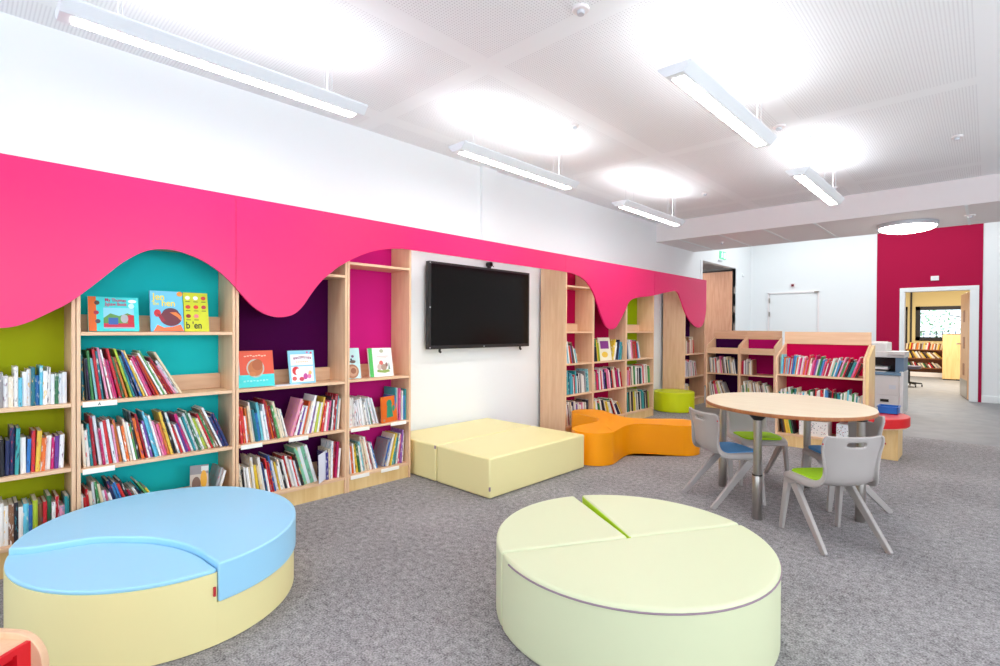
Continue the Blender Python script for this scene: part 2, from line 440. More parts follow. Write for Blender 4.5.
# ------------------------------------------------------------------ ground and trees outside the classroom window
struct('ground_outside', MB().box(-14, 12, 18.75, 46, -.3, -.2), M['grass'])
def tree(x, y, h, label, seed, spread=1.5):
    rnd = random.Random(seed)
    t = thing('garden_tree', label, 'tree', (x, y, -.2), 0)
    tr_ = MB().tube([(0,0,0),(.05,0,h*.3),(-.03,.05,h*.6),(.02,0,h*.85)], [.13,.1,.07,.03], 8)
    for k in range(7):
        a = rnd.uniform(0, 2*pi); z = h*rnd.uniform(.3,.8); l = spread*rnd.uniform(.5,1)
        tr_.tube([(0,0,z),(cos(a)*l*.5,sin(a)*l*.5,z+.25),(cos(a)*l,sin(a)*l,z+.4)], [.04,.025,.01], 6)
    tr_.build('trunk', M['bark'], t)
    fo = MB()
    for k in range(300):
        a = rnd.uniform(0, 2*pi); rr = spread*math.sqrt(rnd.random()); z = h*rnd.uniform(.3, 1.0)
        c = Vector((cos(a)*rr, sin(a)*rr, z)); s = rnd.uniform(.05,.12)
        u = Vector((rnd.gauss(0,1), rnd.gauss(0,1), rnd.gauss(0,1))).normalized(); w = u.orthogonal().normalized(); q = u.cross(w)*.3*s
        fo.add([c-u*s, c+w*s*.4+q, c+u*s, c-w*s*.4+q], [(0,1,2,3)])
    fo.build('foliage', M['leaf'], t)
tree(-2.15, 23.5, 3.4, 'tree with thin trunk outside the left part of the classroom window', 1, 1.3)
tree(-.2, 27.5, 3.6, 'leafy tree outside the right part of the classroom window', 2, 1.8)
fn = MB()
for k in range(40): fn.box(-5+k*.2, -4.97+k*.2, 28, 28.03, -.2, 1.25)
fn.box(-5, 3, 28.0, 28.03, 1.1, 1.14).box(-5, 3, 28.0, 28.03, .1, .14)
tag(fn.build('railing_fence', M['frame_dark']), 'dark metal railing fence beyond the trees outside classroom window', 'fence')

# ------------------------------------------------------------------ bookcases on the left wall
FX, BX = -3.512, -3.885     # front edge, back
T = .019
def bookcase(y0, y1, h, shelves, back, label, stops=(), name='bookcase', labels=(), group='birch bookcases along the pink wave wall'):
    w = y1-y0
    t = thing(name, label, 'bookcase', ((FX+BX)/2, (y0+y1)/2, 0), 0, group)
    ox, oy = (FX+BX)/2, (y0+y1)/2
    def loc(mb): return mb.xform(Matrix.Translation((-ox, -oy, 0)))
    for yy in (y0, y1-T):
        loc(MB().box(BX, FX, yy+.0008, yy+T-.0008, 0, h)).build('side_panel', M['birch'], t, bevel=.0015)
    loc(MB().box(BX+.10, BX+.112, y0+T, y1-T, .1, h)).build('back_panel', M[back], t)
    loc(MB().box(FX-.03, FX-.012, y0+T, y1-T, 0, shelves[0]-T)).build('plinth', M['maple'], t)
    for z in shelves:
        loc(MB().box(BX+.112, FX-.002, y0+T, y1-T, z-T, z)).build('shelf', M['birch_y'], t, bevel=.0012)
    for z in stops:
        loc(MB().box(BX+.134, BX+.148, y0+T, y1-T, z, z+.098)).build('book_stop', M['birch_y'], t, bevel=.0012)
    for (a, b_, z) in labels:
        l = loc(MB().box(FX-.004, FX+.0015, a, b_, z-.030, z-.003)).build('shelf_label', M['label'], t)
        l['label'] = 'white card strip on the shelf edge'
        if (a, z) == (.46, S2):
            text_part('label_letter', 'A', .02, M['steel_d'], l, Matrix(((0,0,1,FX+.0016-ox),(1,0,0,a+.065-oy),(0,1,0,z-.024),(0,0,0,1))))
    return t
S0, S1, S2, S3 = .122, .484, .846, 1.220
bookcase(-.37, .432, 2.0, [.150,.500,.842,1.6], 'bk_lime', 'birch bookcase with lime back, first and leftmost under the pink wave', ())
bookcase(.434, 1.231, 2.0, [S0,S1,S2,S3,1.745], 'bk_teal', 'birch bookcase with turquoise back showing face-out books under pink arch', (S0,S1,S2,S3),
         labels=((.46,.61,S2),(.46,.60,S1)))
bookcase(1.233, 2.026, 2.0, [S0,S1,S2,1.645], 'bk_purple', 'birch bookcase with dark purple back beside the turquoise-backed one', (S0,S1,S2),
         labels=((1.265,1.40,S1),(1.58,1.72,S1)))
bookcase(2.028, 2.618, 2.0, [S0,S1,S2+.008,1.75], 'bk_pink', 'narrow birch bookcase with bright pink back, left of the television', (S0,S1,S2+.008),
         labels=((2.06,2.22,S1),(2.42,2.57,S1),(2.06,2.22,S0),(2.33,2.50,S0)))
bookcase(4.795, 5.362, 2.0, [S0,S1,S2,S3,1.755], 'bk_crim', 'narrow birch bookcase with crimson back just right of the television', (S3,S2))
bookcase(5.364, 6.154, 2.0, [S0,S1,S2,1.75], 'bk_crim', 'wide birch bookcase with crimson back below the second pink drip', ())
bookcase(6.156, 6.935, 2.0, [S0,S1,S2,S3,1.78], 'bk_lime2', 'birch bookcase with lime back standing beside the round lime pouf', (S3,))
bookcase(7.980, 8.780, 2.0, [S0,S1,S2+.01], 'bk_lowp', 'birch bookcase at the far end under the last pink drip', (S1,))

# wave fascia
W = [(-.62,1.72),(-.45,1.66),(-.25,1.5),(-.1,1.34),(.03,1.26),(.142,1.24),(.228,1.261),(.319,1.316),(.41,1.38),(.514,1.482),(.62,1.594),(.689,1.65),(.736,1.679),(.785,1.697),
     (.85,1.704),(.911,1.698),(.975,1.68),(1.04,1.653),(1.108,1.612),(1.178,1.553),(1.237,1.489),(1.311,1.405),(1.375,1.355),(1.44,1.328),(1.507,1.319),
     (1.576,1.331),(1.629,1.36),(1.676,1.41),(1.72,1.475),(1.776,1.55),(1.833,1.61),(1.931,1.693),(2.034,1.757),(2.14,1.811),(2.251,1.852),(2.366,1.882),
     (2.487,1.897),(2.62,1.902),(3.671,1.901),(4.31,1.900),(4.70,1.900),(4.936,1.886),(5.14,1.832),(5.301,1.722),(5.413,1.565),(5.494,1.43),(5.60,1.30),
     (5.729,1.249),(5.85,1.277),(5.948,1.362),(6.074,1.495),(6.203,1.630),(6.405,1.684),(6.762,1.722),(7.195,1.79),(7.50,1.835),(7.60,1.84),(7.696,1.80),(7.80,1.69),
     (7.925,1.54),(8.116,1.389),(8.30,1.31),(8.45,1.285),(8.58,1.31),(8.68,1.39),(8.74,1.5),(8.765,1.62),(8.77,1.8)]
HT = 2.09
wc = catmull(W, 6)
fa = thing('wave_fascia', 'glossy hot pink wave-cut panel band running above the bookcases', 'wall panel', (-3.5, 4, 0))
def fascia_panel(ya, yb):
    pts = [p for p in wc if ya < p[0] < yb]
    def zat(y):
        for a, b_ in zip(wc, wc[1:]):
            if a[0] <= y <= b_[0] and b_[0] > a[0]: return a[1]+(b_[1]-a[1])*(y-a[0])/(b_[0]-a[0])
        return wc[-1][1]
    pts = [(ya, zat(ya))]+pts+[(yb, zat(yb))]
    mb = MB(); n = len(pts); x0, x1 = FX+.002, FX+.022
    vs = []
    for (y, z) in pts: vs += [(x1,y-4,z),(x1,y-4,HT),(x0,y-4,HT),(x0,y-4,z)]
    vs = [(x+3.5, y, z) for x, y, z in vs]
    fs = []
    for i in range(n-1):
        a, b_ = 4*i, 4*(i+1)
        for k in range(4): fs.append((a+k, b_+k, b_+(k+1) % 4, a+(k+1) % 4))
    fs += [(0,1,2,3), (4*n-4,4*n-1,4*n-2,4*n-3)]
    mb.add(vs, fs); mb.build('fascia_panel', M['fascia'], fa, smooth=30)
for a, b_ in ((-.6, 1.2235), (1.2265, 4.7535), (4.7565, 6.8955), (6.8985, 8.77)): fascia_panel(a, b_)

# ------------------------------------------------------------------ books
PAL = dict(w=[(242,240,236),(236,232,226),(246,246,248),(228,232,236)], r=[(196,28,40),(216,50,52),(170,24,40)], p=[(236,110,160),(232,150,180),(222,90,140)],
           m=[(206,24,110),(184,20,90)], o=[(232,110,40),(226,130,60),(220,96,30)], y=[(240,204,60),(232,190,70)], g=[(60,140,76),(90,160,90),(44,110,70)],
           l=[(166,190,50),(190,206,70)], t=[(36,140,146),(60,160,160),(24,110,124)], c=[(120,206,216),(96,190,214),(150,216,222)],
           b=[(50,120,190),(80,150,206),(40,96,166)], n=[(34,44,90),(28,36,66),(40,52,104)], k=[(28,26,32),(44,40,48)],
           v=[(110,60,150),(140,90,170),(90,50,130)], e=[(232,216,186),(226,206,170),(238,224,200)], s=[(150,146,148),(176,172,172)], d=[(112,76,54),(140,98,70)],
           G=[(126,196,160)], V=[(52,40,130)])
CN = dict(w='white', r='red', p='pink', m='magenta', o='orange', y='yellow', g='green', l='lime green', t='teal', c='pale blue', b='blue', n='navy', k='black',
          v='violet', e='cream', s='grey', d='brown', G='mint green', V='indigo')
def ordinal(n):
    return f"{n}{'th' if 10 <= n % 100 <= 20 else {1:'st',2:'nd',3:'rd'}.get(n % 10,'th')}"

def book_geo(t, h, d, soft):
    """spine at x=0 facing +x, thickness 0..t along y, standing on z=0"""
    c = .0008 if soft else .0018; i = 0 if soft else .0025
    mb = MB()
    mb.box(-d+i, -.002, c, t-c, i, h-i, 1)
    mb.box(-d, -.001, 0, c, 0, h, 0).box(-d, -.001, t-c, t, 0, h, 0)
    n = 4; bul = min(.004, t*.18)
    pts = [(-.002, 0)]+[(-.001+bul*sin(pi*k/n), t*k/n) for k in range(n+1)]+[(-.002, t)]
    mb.prism(pts, 0, h, 'z', 0)
    return mb

def outline(t, h, th):
    """corners of a book leaning by th (positive: top towards -y), pivoting on its lower edge, in (y, z)"""
    c, s = cos(th), sin(th)
    pts = [(y*c-z*s, y*s+z*c) for y, z in ((0,0),(t,0),(t,h),(0,h))]
    zm = min(p[1] for p in pts)
    return [(y, z-zm) for y, z in pts], zm
def span(poly, z):
    ys = []
    for (y0, z0), (y1, z1) in zip(poly, poly[1:]+poly[:1]):
        if min(z0, z1)-1e-9 <= z <= max(z0, z1)+1e-9:
            if abs(z1-z0) < 1e-9: ys += [y0, y1]
            else: ys.append(y0+(y1-y0)*(z-z0)/(z1-z0))
    return (min(ys), max(ys)) if ys else None

BOOKS = []
def run(rows, y0, y1, z, leans, hr, tr_, cols, front=FX-.03, cont=False):
    """one run of books between y0 and y1; leans: degrees at the start and the end. Appends dicts to rows"""
    prev = None; i = 0
    if cont: prev = (outline(rows[-1]['t'], rows[-1]['h'], rows[-1]['th'])[0], rows[-1]['y'])
    cl = cols; n = len(cl)
    while i < 200:
        k = cl[i % n]; u = max(0, min(1, ((prev[1] if prev else y0)-y0)/max(.01, y1-y0-.05)))
        th = R(leans[0]+(leans[1]-leans[0])*u+(random.uniform(-1.2, 1.2) if leans[0] or leans[1] else 0))
        h = random.uniform(*hr)
        if random.random() < .25: h *= random.uniform(.78, .95)
        t_ = random.uniform(*tr_)
        poly, zm = outline(t_, h, th)
        if prev is None:
            y = y0-min(p[0] for p in poly)
        else:
            sh = -1e9
            for q in range(28):
                zz = .0005+q*.012
                a, b_ = span(prev[0], zz), span(poly, zz)
                if a and b_: sh = max(sh, a[1]+prev[1]-b_[0])
            y = sh+.0006
        # pivot: origin of the book mesh after the lean
        BOOKS_entry = dict(k=k, t=t_, h=h, th=th, y=y, z=z-zm+.0006, x=front-random.uniform(0, .022), d=min(.165, h*random.uniform(.7, .85)))
        if max(p[0] for p in poly)+y > y1: break
        rows.append(BOOKS_entry)
        prev = (poly, y); i += 1
    return rows

ALL = []
def place_books(rows, where, row, group):
    for n, b_ in enumerate(sorted(rows, key=lambda q: q['y']), 1):
        d2 = b_['x']**2+b_['y']**2
        b_.update(n=n, where=where, row=row, group=group, size=b_['h']*b_['t']*abs(b_['x'])/d2**1.5)
        ALL.append(b_)
STUFF = MB()
KEYS = 'wrpmogltcbnkvesdyGV'
def stuff_add(geo, k):
    q = 1+KEYS.index(k)*2+random.randrange(2)
    m0 = list(geo.m); STUFF.add(geo.v, geo.f, 0); STUFF.m[-len(m0):] = [q if v == 0 else 0 for v in m0]
def finish_books():
    ALL.sort(key=lambda q: -q['size'])
    for b_ in ALL[300:]:
        stuff_add(book_geo(b_['t'], b_['h'], b_['d'], True).xform(Matrix.Translation((b_['x'], b_['y'], b_['z'])) @ Matrix.Rotation(b_['th'], 4, 'X')), b_['k'])
    for b_ in sorted(ALL[:300], key=lambda q: (q['y'], q['z'])):
        o = book_geo(b_['t'], b_['h'], b_['d'], b_['t'] < .011).build('book', [M['book'], M['page']], None, smooth=30)
        o.location = (b_['x'], b_['y'], b_['z']); o.rotation_euler = (b_['th'], 0, 0)
        o.color = (*lin(random.choice(PAL[b_['k']])), 1)
        size = 'slim' if b_['t'] < .0105 else ('thick' if b_['t'] > .017 else ('tall' if b_['h'] > .262 else ('short' if b_['h'] < .19 else 'medium')))
        tilt = 'leaning' if abs(b_['th']) > R(5) else 'upright'
        tag(o, f"{size} {CN[b_['k']]} {tilt} book, {ordinal(b_['n'])} from left, {b_['row']} row, {b_['where']}", 'book', b_['group'])

def cyc(s): return s.replace(' ', '')
# A: lime-backed, leftmost
A = 'lime-backed leftmost bookcase'
GA = 'books in the leftmost lime-backed bookcase'
place_books(run([], .136, .412, .842, (0,0), (.15,.205), (.013,.02), cyc('s w e w c w w t b c w w w g w w c g b w w')), A, 'upper', GA)
place_books(run([], .136, .412, .500, (0,-3), (.17,.24), (.013,.022), cyc('k n n t w b r y o w m v w w g y l p w c w c')), A, 'middle', GA)
place_books(run([], .136, .412, .150, (0,0), (.17,.22), (.012,.021), cyc('w w d k w c b l d r g w r p t k c w s d d w')), A, 'bottom', GA)
# B: turquoise
Bn = 'turquoise-backed bookcase'
GB = 'books in the turquoise-backed bookcase'
place_books(run([], .455, .94, S2, (2,30), (.215,.29), (.0075,.0125), cyc('t k n g c r t p w p m r g o l t n b y w p m r o w g w r r p w e n g c w o v l y')), Bn, 'top', GB)
place_books(run([], .455, 1.205, S1, (4,23), (.20,.285), (.0085,.0155), cyc('e w t r w m w r w p o w o e w g k o r w v c c w p p o y k w r w v m w t w g w l e r g d w n n l w w w o w p c w')), Bn, 'second', GB)
r = run([], .455, .88, S0, (2,32), (.20,.28), (.009,.015), cyc('w r r e w g e w p w n b b r k r d w n r g y r d w e k r'))
r = run(r, 1.10, 1.208, S0, (-15,-7), (.20,.245), (.010,.016), cyc('s w t k l b b'))
place_books(r, Bn, 'bottom', GB)
# C: purple
Cn = 'purple-backed bookcase'
GC = 'books in the purple-backed bookcase'
r = run([], 1.256, 1.60, S1, (4,14), (.20,.285), (.010,.017), cyc('r r w o e w t b c w w r o r g e e w r w t c t m k w e'))
r = run(r, 1.605, 2.003, S1, (-16,-4), (.21,.285), (.010,.018), cyc('p m w v w o e w v w l w y r w p k w r c e w r w g y o w b w'))
place_books(r, Cn, 'upper', GC)
r = run([], 1.256, 1.72, S0, (5,16), (.19,.265), (.010,.018), cyc('e k w w e w y e w n w r r b w y w w k w r w w r w k g t l'))
r = run(r, 1.256, 1.835, S0, (16,16), (.28,.30), (.022,.026), 'Gw', cont=True)[:len(r)+2]
r = run(r, 1.875, 2.003, S0, (0,-5), (.24,.285), (.012,.02), cyc('V e w r m w b n l w'))
place_books(r, Cn, 'bottom', GC)
# D: pink
Dn = 'pink-backed bookcase left of television'
GD = 'books in the pink-backed bookcase'
r = run([], 2.05, 2.34, S1, (2,16), (.20,.235), (.009,.015), cyc('w w w w w w w w w w w w w g w'))
r = run(r, 2.485, 2.597, S1, (0,0), (.22,.285), (.010,.018), cyc('b t w p c w'))
place_books(r, Dn, 'upper', GD)
r = run([], 2.05, 2.335, S0, (4,16), (.21,.28), (.010,.018), cyc('k w o w y g w c e e w r w b r s'))
r = run(r, 2.37, 2.597, S0, (-16,-2), (.22,.28), (.010,.019), cyc('s b w e y t t w p v w v r w'))
place_books(r, Dn, 'bottom', GD)
# E F G, right of the television
En, Fn, Gn = 'crimson-backed narrow bookcase right of television', 'wide crimson-backed bookcase', 'lime-backed bookcase beside pouf'
GE, GF, GG = 'books in the narrow crimson bookcase', 'books in the wide crimson bookcase', 'books in the lime-backed bookcase by the pouf'
place_books(run([], 4.82, 5.10, S2, (6,18), (.20,.26), (.011,.019), cyc('d w w c w o r b d')), En, 'top', GE)
place_books(run([], 4.82, 5.34, S1, (4,6), (.20,.28), (.013,.022), cyc('w s t t c t t c t w r t t c w k w s w v w')), En, 'middle', GE)
place_books(run([], 4.82, 5.34, S0, (8,3), (.20,.28), (.013,.023), cyc('w e w p d w e w k n w k w v s')), En, 'bottom', GE)
r = run([], 5.39, 5.60, S2, (4,12), (.20,.29), (.014,.022), cyc('c b k n k g y l g e w'))
r = run(r, 5.87, 6.13, S2, (-14,-6), (.22,.28), (.018,.028), cyc('y w w n n b t t b c b'))
place_books(r, Fn, 'top', GF)
place_books(run([], 5.39, 6.13, S1, (5,14), (.21,.28), (.013,.023), cyc('e w e d m m r n w w r p w v n k p w p w p k r')), Fn, 'middle', GF)
place_books(run([], 5.39, 6.13, S0, (5,38), (.20,.27), (.012,.021), cyc('k e y y e w w n g r e w d n')), Fn, 'bottom', GF)
place_books(run([], 6.18, 6.62, S2, (4,16), (.20,.27), (.012,.021), cyc('r r k c b w w p w p d e r d')), Gn, 'top', GG)
place_books(run([], 6.18, 6.91, S1, (5,4), (.22,.28), (.013,.023), cyc('k t t w p r r w e d w e w g g w w e w k w')), Gn, 'middle', GG)
place_books(run([], 6.18, 6.91, S0, (4,8), (.22,.29), (.013,.023), cyc('k w w k t t g k e p k d y l k y w k w e k')), Gn, 'bottom', GG)

# ------------------------------------------------------------------ face-out books on the display ledges
def display_book(label, y, z, w, h, t, cover, x=FX-.07, back=10, parts=None, spine=None, zr=0, sc=(1.16, 1.26), group='face-out picture books on the display ledges'):
    """cover faces +x, leaning back; local frame: u right (y), v up (z), n out (x)"""
    o = thing('picture_book', label, 'book', (x, y, z+.001+t*sin(R(back))), 0, group)
    o.rotation_euler = (0, R(-back), R(zr)); o.scale = (1, sc[0], sc[1])
    MB().box(-t+.001, -.001, -w/2+.002, w/2-.002, .002, h-.002).build('pages', M['page'], o)
    MB().box(-.0012, 0, -w/2, w/2, 0, h).box(-t, -t+.0012, -w/2, w/2, 0, h).box(-t, 0, -w/2-.001, -w/2+.001, 0, h).build('cover', cm(cover), o)
    if spine: MB().box(.0, .0006, -w/2, -w/2+spine[1], 0, h).build('spine_strip', cm(spine[0]), o)
    for p in parts or ():
        k = p[0]
        if k == 'rect': MB().box(.0, p[6] if len(p) > 6 else .0008, p[1]-w/2, p[2]-w/2, p[3], p[4]).build('cover_panel', cm(p[5]), o)
        elif k == 'ell':
            n = 24; pts = [(p[1]-w/2+p[3]*cos(2*pi*i/n), p[2]+p[4]*sin(2*pi*i/n)) for i in range(n)]
            MB().prism(pts, .0, p[6] if len(p) > 6 else .0012, 'x').build('cover_picture', cm(p[5]), o)
        elif k == 'poly':
            MB().prism([(a-w/2, b_) for a, b_ in p[1]], .0, p[3] if len(p) > 3 else .0012, 'x').build('cover_picture', cm(p[2]), o)
        elif k == 'text':
            Mx = Matrix(((0,0,1,.0014),(1,0,0,p[2]-w/2),(0,1,0,p[3]),(0,0,0,1)))
            text_part('title_lettering', p[1], p[4], cm(p[5]), o, Mx, p[6] if len(p) > 6 else 'LEFT')
    return o
CM = {}
def cm(c):
    if c not in CM: CM[c] = mat('print_%02x%02x%02x' % c, c, .35)
    return CM[c]
CY = (60,214,214)
display_book('turquoise board book with orange spine strip on the turquoise bookcase ledge', .612, S3, .235, .158, .02, CY, sc=(.99, 1.24), spine=((226,106,24), .036), parts=[
    ('rect', .068, .212, .012, .108, (140,214,236)), ('poly', [(.068,.06),(.1,.082),(.14,.07),(.18,.084),(.212,.072),(.212,.03),(.068,.03)], (96,150,70)),
    ('rect', .068, .212, .018, .036, (196,40,70), .0014), ('rect', .09, .135, .03, .062, (52,96,170), .0016), ('rect', .18, .21, .03, .075, (200,40,50), .0016),
    ('ell', .165, .058, .018, .02, (176,178,182), .0018), ('rect', .068, .212, .012, .018, (170,180,190), .0016),
    ('ell', .205, .14, .02, .008, (246,246,246)), ('ell', .2, .118, .014, .012, (200,244,246)),
    ('text', 'My Thomas', .076, .137, .021, (200,40,96)), ('text', 'Jigsaw Book', .076, .118, .021, (200,40,96)),
    ('ell', .04, .13, .012, .01, (90,60,50)), ('ell', .036, .085, .012, .009, (170,30,60)), ('ell', .042, .045, .012, .01, (80,70,80))])
display_book('sky blue picture book with yellow title and brown bird, teal bookcase ledge', .872, S3, .155, .196, .012, (110,196,230), sc=(1.10, 1.26), parts=[
    ('text', 'Jen', .012, .152, .046, (244,220,70)), ('text', 'the', .012, .127, .022, (244,220,70)), ('text', 'hen', .052, .123, .045, (244,220,70)),
    ('ell', .095, .066, .052, .04, (110,46,58)), ('ell', .032, .088, .016, .018, (206,44,50)), ('poly', [(.028,.086),(.05,.08),(.07,.05),(.05,.045)], (150,40,56), .0014),
    ('ell', .095, .088, .04, .026, (86,60,80), .0011), ('poly', [(.09,.092),(.12,.094),(.145,.075),(.145,.05),(.125,.07)], (240,130,60), .0016),
    ('poly', [(.01,.0),(.03,.032),(.06,.018),(.1,.022),(.14,.034),(.155,.0)], (244,120,70), .0014), ('ell', .142, .184, .014, .012, (246,150,50))])
display_book('yellow-green alphabet page with small red pictures and black letters, turquoise ledge', 1.032, S3, .13, .18, .006, (206,212,36), x=FX-.075, sc=(1.05, 1.37), parts=[
    ('text', "b 'en", .006, .014, .044, (20,18,20))]+[('ell', .022+.042*(i % 3), .155-.042*(i//3), .013, .009, [(240,236,228),(240,236,240),(206,70,50),(200,60,50),(214,60,40),(190,60,70),(150,40,40),(230,130,130)][i]) for i in range(8)]+
    [('rect', .01+.042*(i % 3), .034+.042*(i % 3), .136-.042*(i//3), .139-.042*(i//3), (60,60,30)) for i in range(8)])
display_book('orange-red and turquoise picture book with round brown window, purple bookcase ledge', 1.385, S2, .205, .195, .018, (226,84,52), x=FX-.05, parts=[
    ('rect', 0, .205, 0, .066, CY), ('ell', .1, .1, .05, .05, (196,190,176)), ('ell', .1, .1, .042, .042, (196,112,56), .0018), ('ell', .112, .118, .03, .03, (176,92,44), .0022),
    ('ell', .082, .07, .018, .012, (206,124,66), .0024)]+[('rect', .04+.016*i, .052+.016*i, .162+.002*(i % 3), .168+.002*(i % 3), (246,200,170)) for i in range(8)]+
    [('rect', .03+.018*i, .042+.018*i, .028+.003*(i % 2), .037, (170,240,236)) for i in range(8)], spine=((150,206,220), .012))
display_book('pale blue and white picture book with red and pink drawings, purple bookcase ledge', 1.712, S2, .165, .19, .01, (140,206,226), x=FX-.06, parts=[
    ('rect', .012, .153, .105, .168, (246,248,248)), ('rect', .012, .153, .01, .098, (244,238,240))]+
    [('rect', .03+.013*i, .040+.013*i, .138+.0016*min(i, 8-i), .152+.0016*min(i, 8-i), (176,50,110)) for i in range(9)]+
    [('rect', .045+.014*i, .055+.014*i, .120, .127, (236,190,90)) for i in range(6)]+
    [('ell', .042, .074, .024, .024, (214,50,50)), ('ell', .056, .066, .018, .02, (248,240,236), .002), ('ell', .11, .075, .018, .02, (230,226,240)),
     ('ell', .1, .04, .014, .018, (196,70,150)), ('ell', .125, .04, .012, .014, (226,120,170)), ('ell', .03, .03, .014, .012, (214,90,80)), ('ell', .075, .026, .016, .012, (206,60,90)),
     ('ell', .13, .06, .012, .012, (240,190,110)), ('ell', .145, .175, .007, .006, (226,90,110)), ('ell', .12, .178, .006, .006, (226,90,150))])
display_book('pale aqua picture book with brown spiral creature, narrow pink bookcase ledge', 2.117, S2+.008, .115, .19, .006, (196,232,232), x=FX-.06, parts=[
    ('ell', .05, .045, .05, .044, (176,120,86)), ('ell', .055, .045, .036, .032, (206,158,124), .0016), ('ell', .06, .048, .02, .018, (160,100,70), .002), ('ell', .06, .105, .022, .01, (110,86,76)),
    ('rect', .012, .018, .13, .16, (40,110,120)), ('rect', .028, .034, .13, .16, (40,110,120)), ('rect', .018, .028, .13, .137, (40,110,120)), ('ell', .062, .138, .01, .008, (120,80,120)), ('ell', .05, .118, .006, .008, (50,60,70))])
display_book('white picture book with green spine and small garden drawing, narrow pink bookcase ledge', 2.37, S2+.008, .19, .185, .014, (244,242,236), x=FX-.05, spine=((80,190,90), .03), parts=[
    ('ell', .105, .165, .016, .012, (190,190,160)), ('rect', .065, .155, .128, .133, (226,196,190)), ('rect', .085, .14, .118, .122, (226,206,190)),
    ('poly', [(.058,.03),(.06,.045),(.1,.04),(.15,.044),(.165,.03),(.12,.022)], (150,176,90)), ('ell', .095, .085, .016, .018, (222,110,100)), ('ell', .08, .062, .018, .02, (214,190,180), .0016),
    ('ell', .115, .06, .024, .02, (180,150,130), .0018), ('ell', .138, .075, .01, .014, (150,110,100), .0018), ('poly', [(.15,.044),(.158,.09),(.166,.044)], (120,150,130), .0014)])
display_book('orange picture book with teal figure, standing face-out in the pink bookcase', 2.425, S1, .15, .165, .012, (226,104,24), x=FX-.02, back=4, zr=12, parts=[
    ('ell', .075, .118, .026, .026, (30,140,110)), ('poly', [(.045,.03),(.052,.1),(.098,.1),(.108,.03)], (30,140,110)), ('ell', .115, .085, .012, .02, (34,150,116)), ('rect', .012,.028,.008,.022, (190,150,120))],
    group='face-out picture books on lower shelves')
display_book('grey-blue picture book with yellow shape, bottom shelf of the turquoise bookcase', 1.035, S0, .10, .235, .012, (150,140,140), x=FX-.05, back=8, zr=-18, sc=(1, 1.1), parts=[
    ('rect', 0, .10, 0, .185, (206,186,170)), ('ell', .034, .13, .024, .042, (130,96,80)), ('ell', .074, .155, .018, .05, (240,170,40), .0016), ('ell', .05, .095, .03, .022, (110,90,130), .0018), ('rect', .06, .10, .2, .228, (226,224,220))],
    group='face-out picture books on lower shelves')
display_book('white and purple picture book angled out on the wide crimson bookcase', 5.735, S2, .20, .235, .014, (236,228,200), x=FX-.05, back=9, zr=-8, parts=[
    ('rect', .03, .17, .12, .2, (130,40,130)), ('ell', .09, .06, .05, .03, (230,190,60))], group='face-out picture books on lower shelves')
pp = MB().box(-.0006, .0006, -.07, .07, 0, .21).build('paper_sheet', cm((226,232,246)))
pp.location = (FX-.02, 1.845, S0+.005); pp.rotation_euler = (R(3), 0, R(38))
tag(pp, 'loose pale sheet of paper sticking out between bottom shelf books, purple bookcase', 'paper')
lf = MB().box(-.06, .06, -.17, .17, 0, .002).box(-.05, .052, -.16, .14, .002, .004).build('leaflet', cm((240,240,244)))
lf.location = (FX-.058, 1.585, S2+.0005)
lf.scale = (.8,.55,1)
tag(lf, 'flat white leaflets lying on the purple bookcase ledge between picture books', 'leaflet')

# ------------------------------------------------------------------ television
tv = thing('television', 'large black wall-mounted television above the square cream seats', 'television', (WX+.004, 3.80, 1.47))
MB().box(.035, .085, -.733, .733, -.42, .42).build('casing', M['bezel'], tv, bevel=.004)
MB().box(.085, .089, -.705, .705, -.385, .395).build('screen', M['screen'], tv)
MB().box(0, .035, -.25, .25, -.2, .2).build('wall_bracket', M['black'], tv)
for yy in (-.58, .6):
    MB().tube([(.06,yy,-.418),(.06,yy,-.445),(.075,yy,-.452)], .012).build('speaker_foot', M['black'], tv)
for yy, zz in ((-.72,.405), (-.72,-.02), (-.72,-.405), (0,-.405)):
    MB().box(.0855, .0875, yy-.006, yy+.006, zz-.006, zz+.006).build('corner_mark', M['alu'], tv)
wcam = thing('webcam', 'small black webcam clipped on top of the television', 'camera', (WX+.06, 3.90, 1.892))
MB().tube([(0,0,0),(0,0,.02)], .022, 14).tube([(-.025,0,.04),(.03,0,.04)], .026, 16).build('camera_body', M['black'], wcam)
MB().tube([(.03,0,.04),(.034,0,.04)], .014, 14).build('lens', M['screen'], wcam)
MB().tube([(0,.02,.045),(0,.06,.03),(0,.07,.02)], .004, 6).build('cable', M['black'], wcam)

# ------------------------------------------------------------------ soft seating
def soft(name, pts, z0, z1, m, parent=None, bevel=.022, seg=4, **k):
    return MB().prism(pts, z0, z1, 'z', **k).build(name, m, parent, bevel=bevel, seg=seg, smooth=40)
GS = 'cream square seat blocks in the television alcove'
b1 = thing('seat_block', 'front cream vinyl seat block below the television, seam towards the wall block', 'seat', (-2.935, 3.285, 0))
soft('upholstery', [(-.30,-.615),(.305,-.615),(.305,.60),(-.30,.60)], .004, .302, M['cream'], b1, .014)
MB().box(.296, .3065, -.6155, -.606, .06, .09).build('care_tag', M['seam'], b1)
b2 = thing('seat_block', 'rear cream vinyl seat block against the wall below the television', 'seat', (-3.565, 3.285, 0))
soft('upholstery', [(-.30,-.615),(.318,-.615),(.318,.60),(-.30,.60)], .004, .302, M['cream'], b2, .014)
MB().box(.30, .3185, -.6165, -.612, .27, .296).build('care_tag', M['seam'], b2)

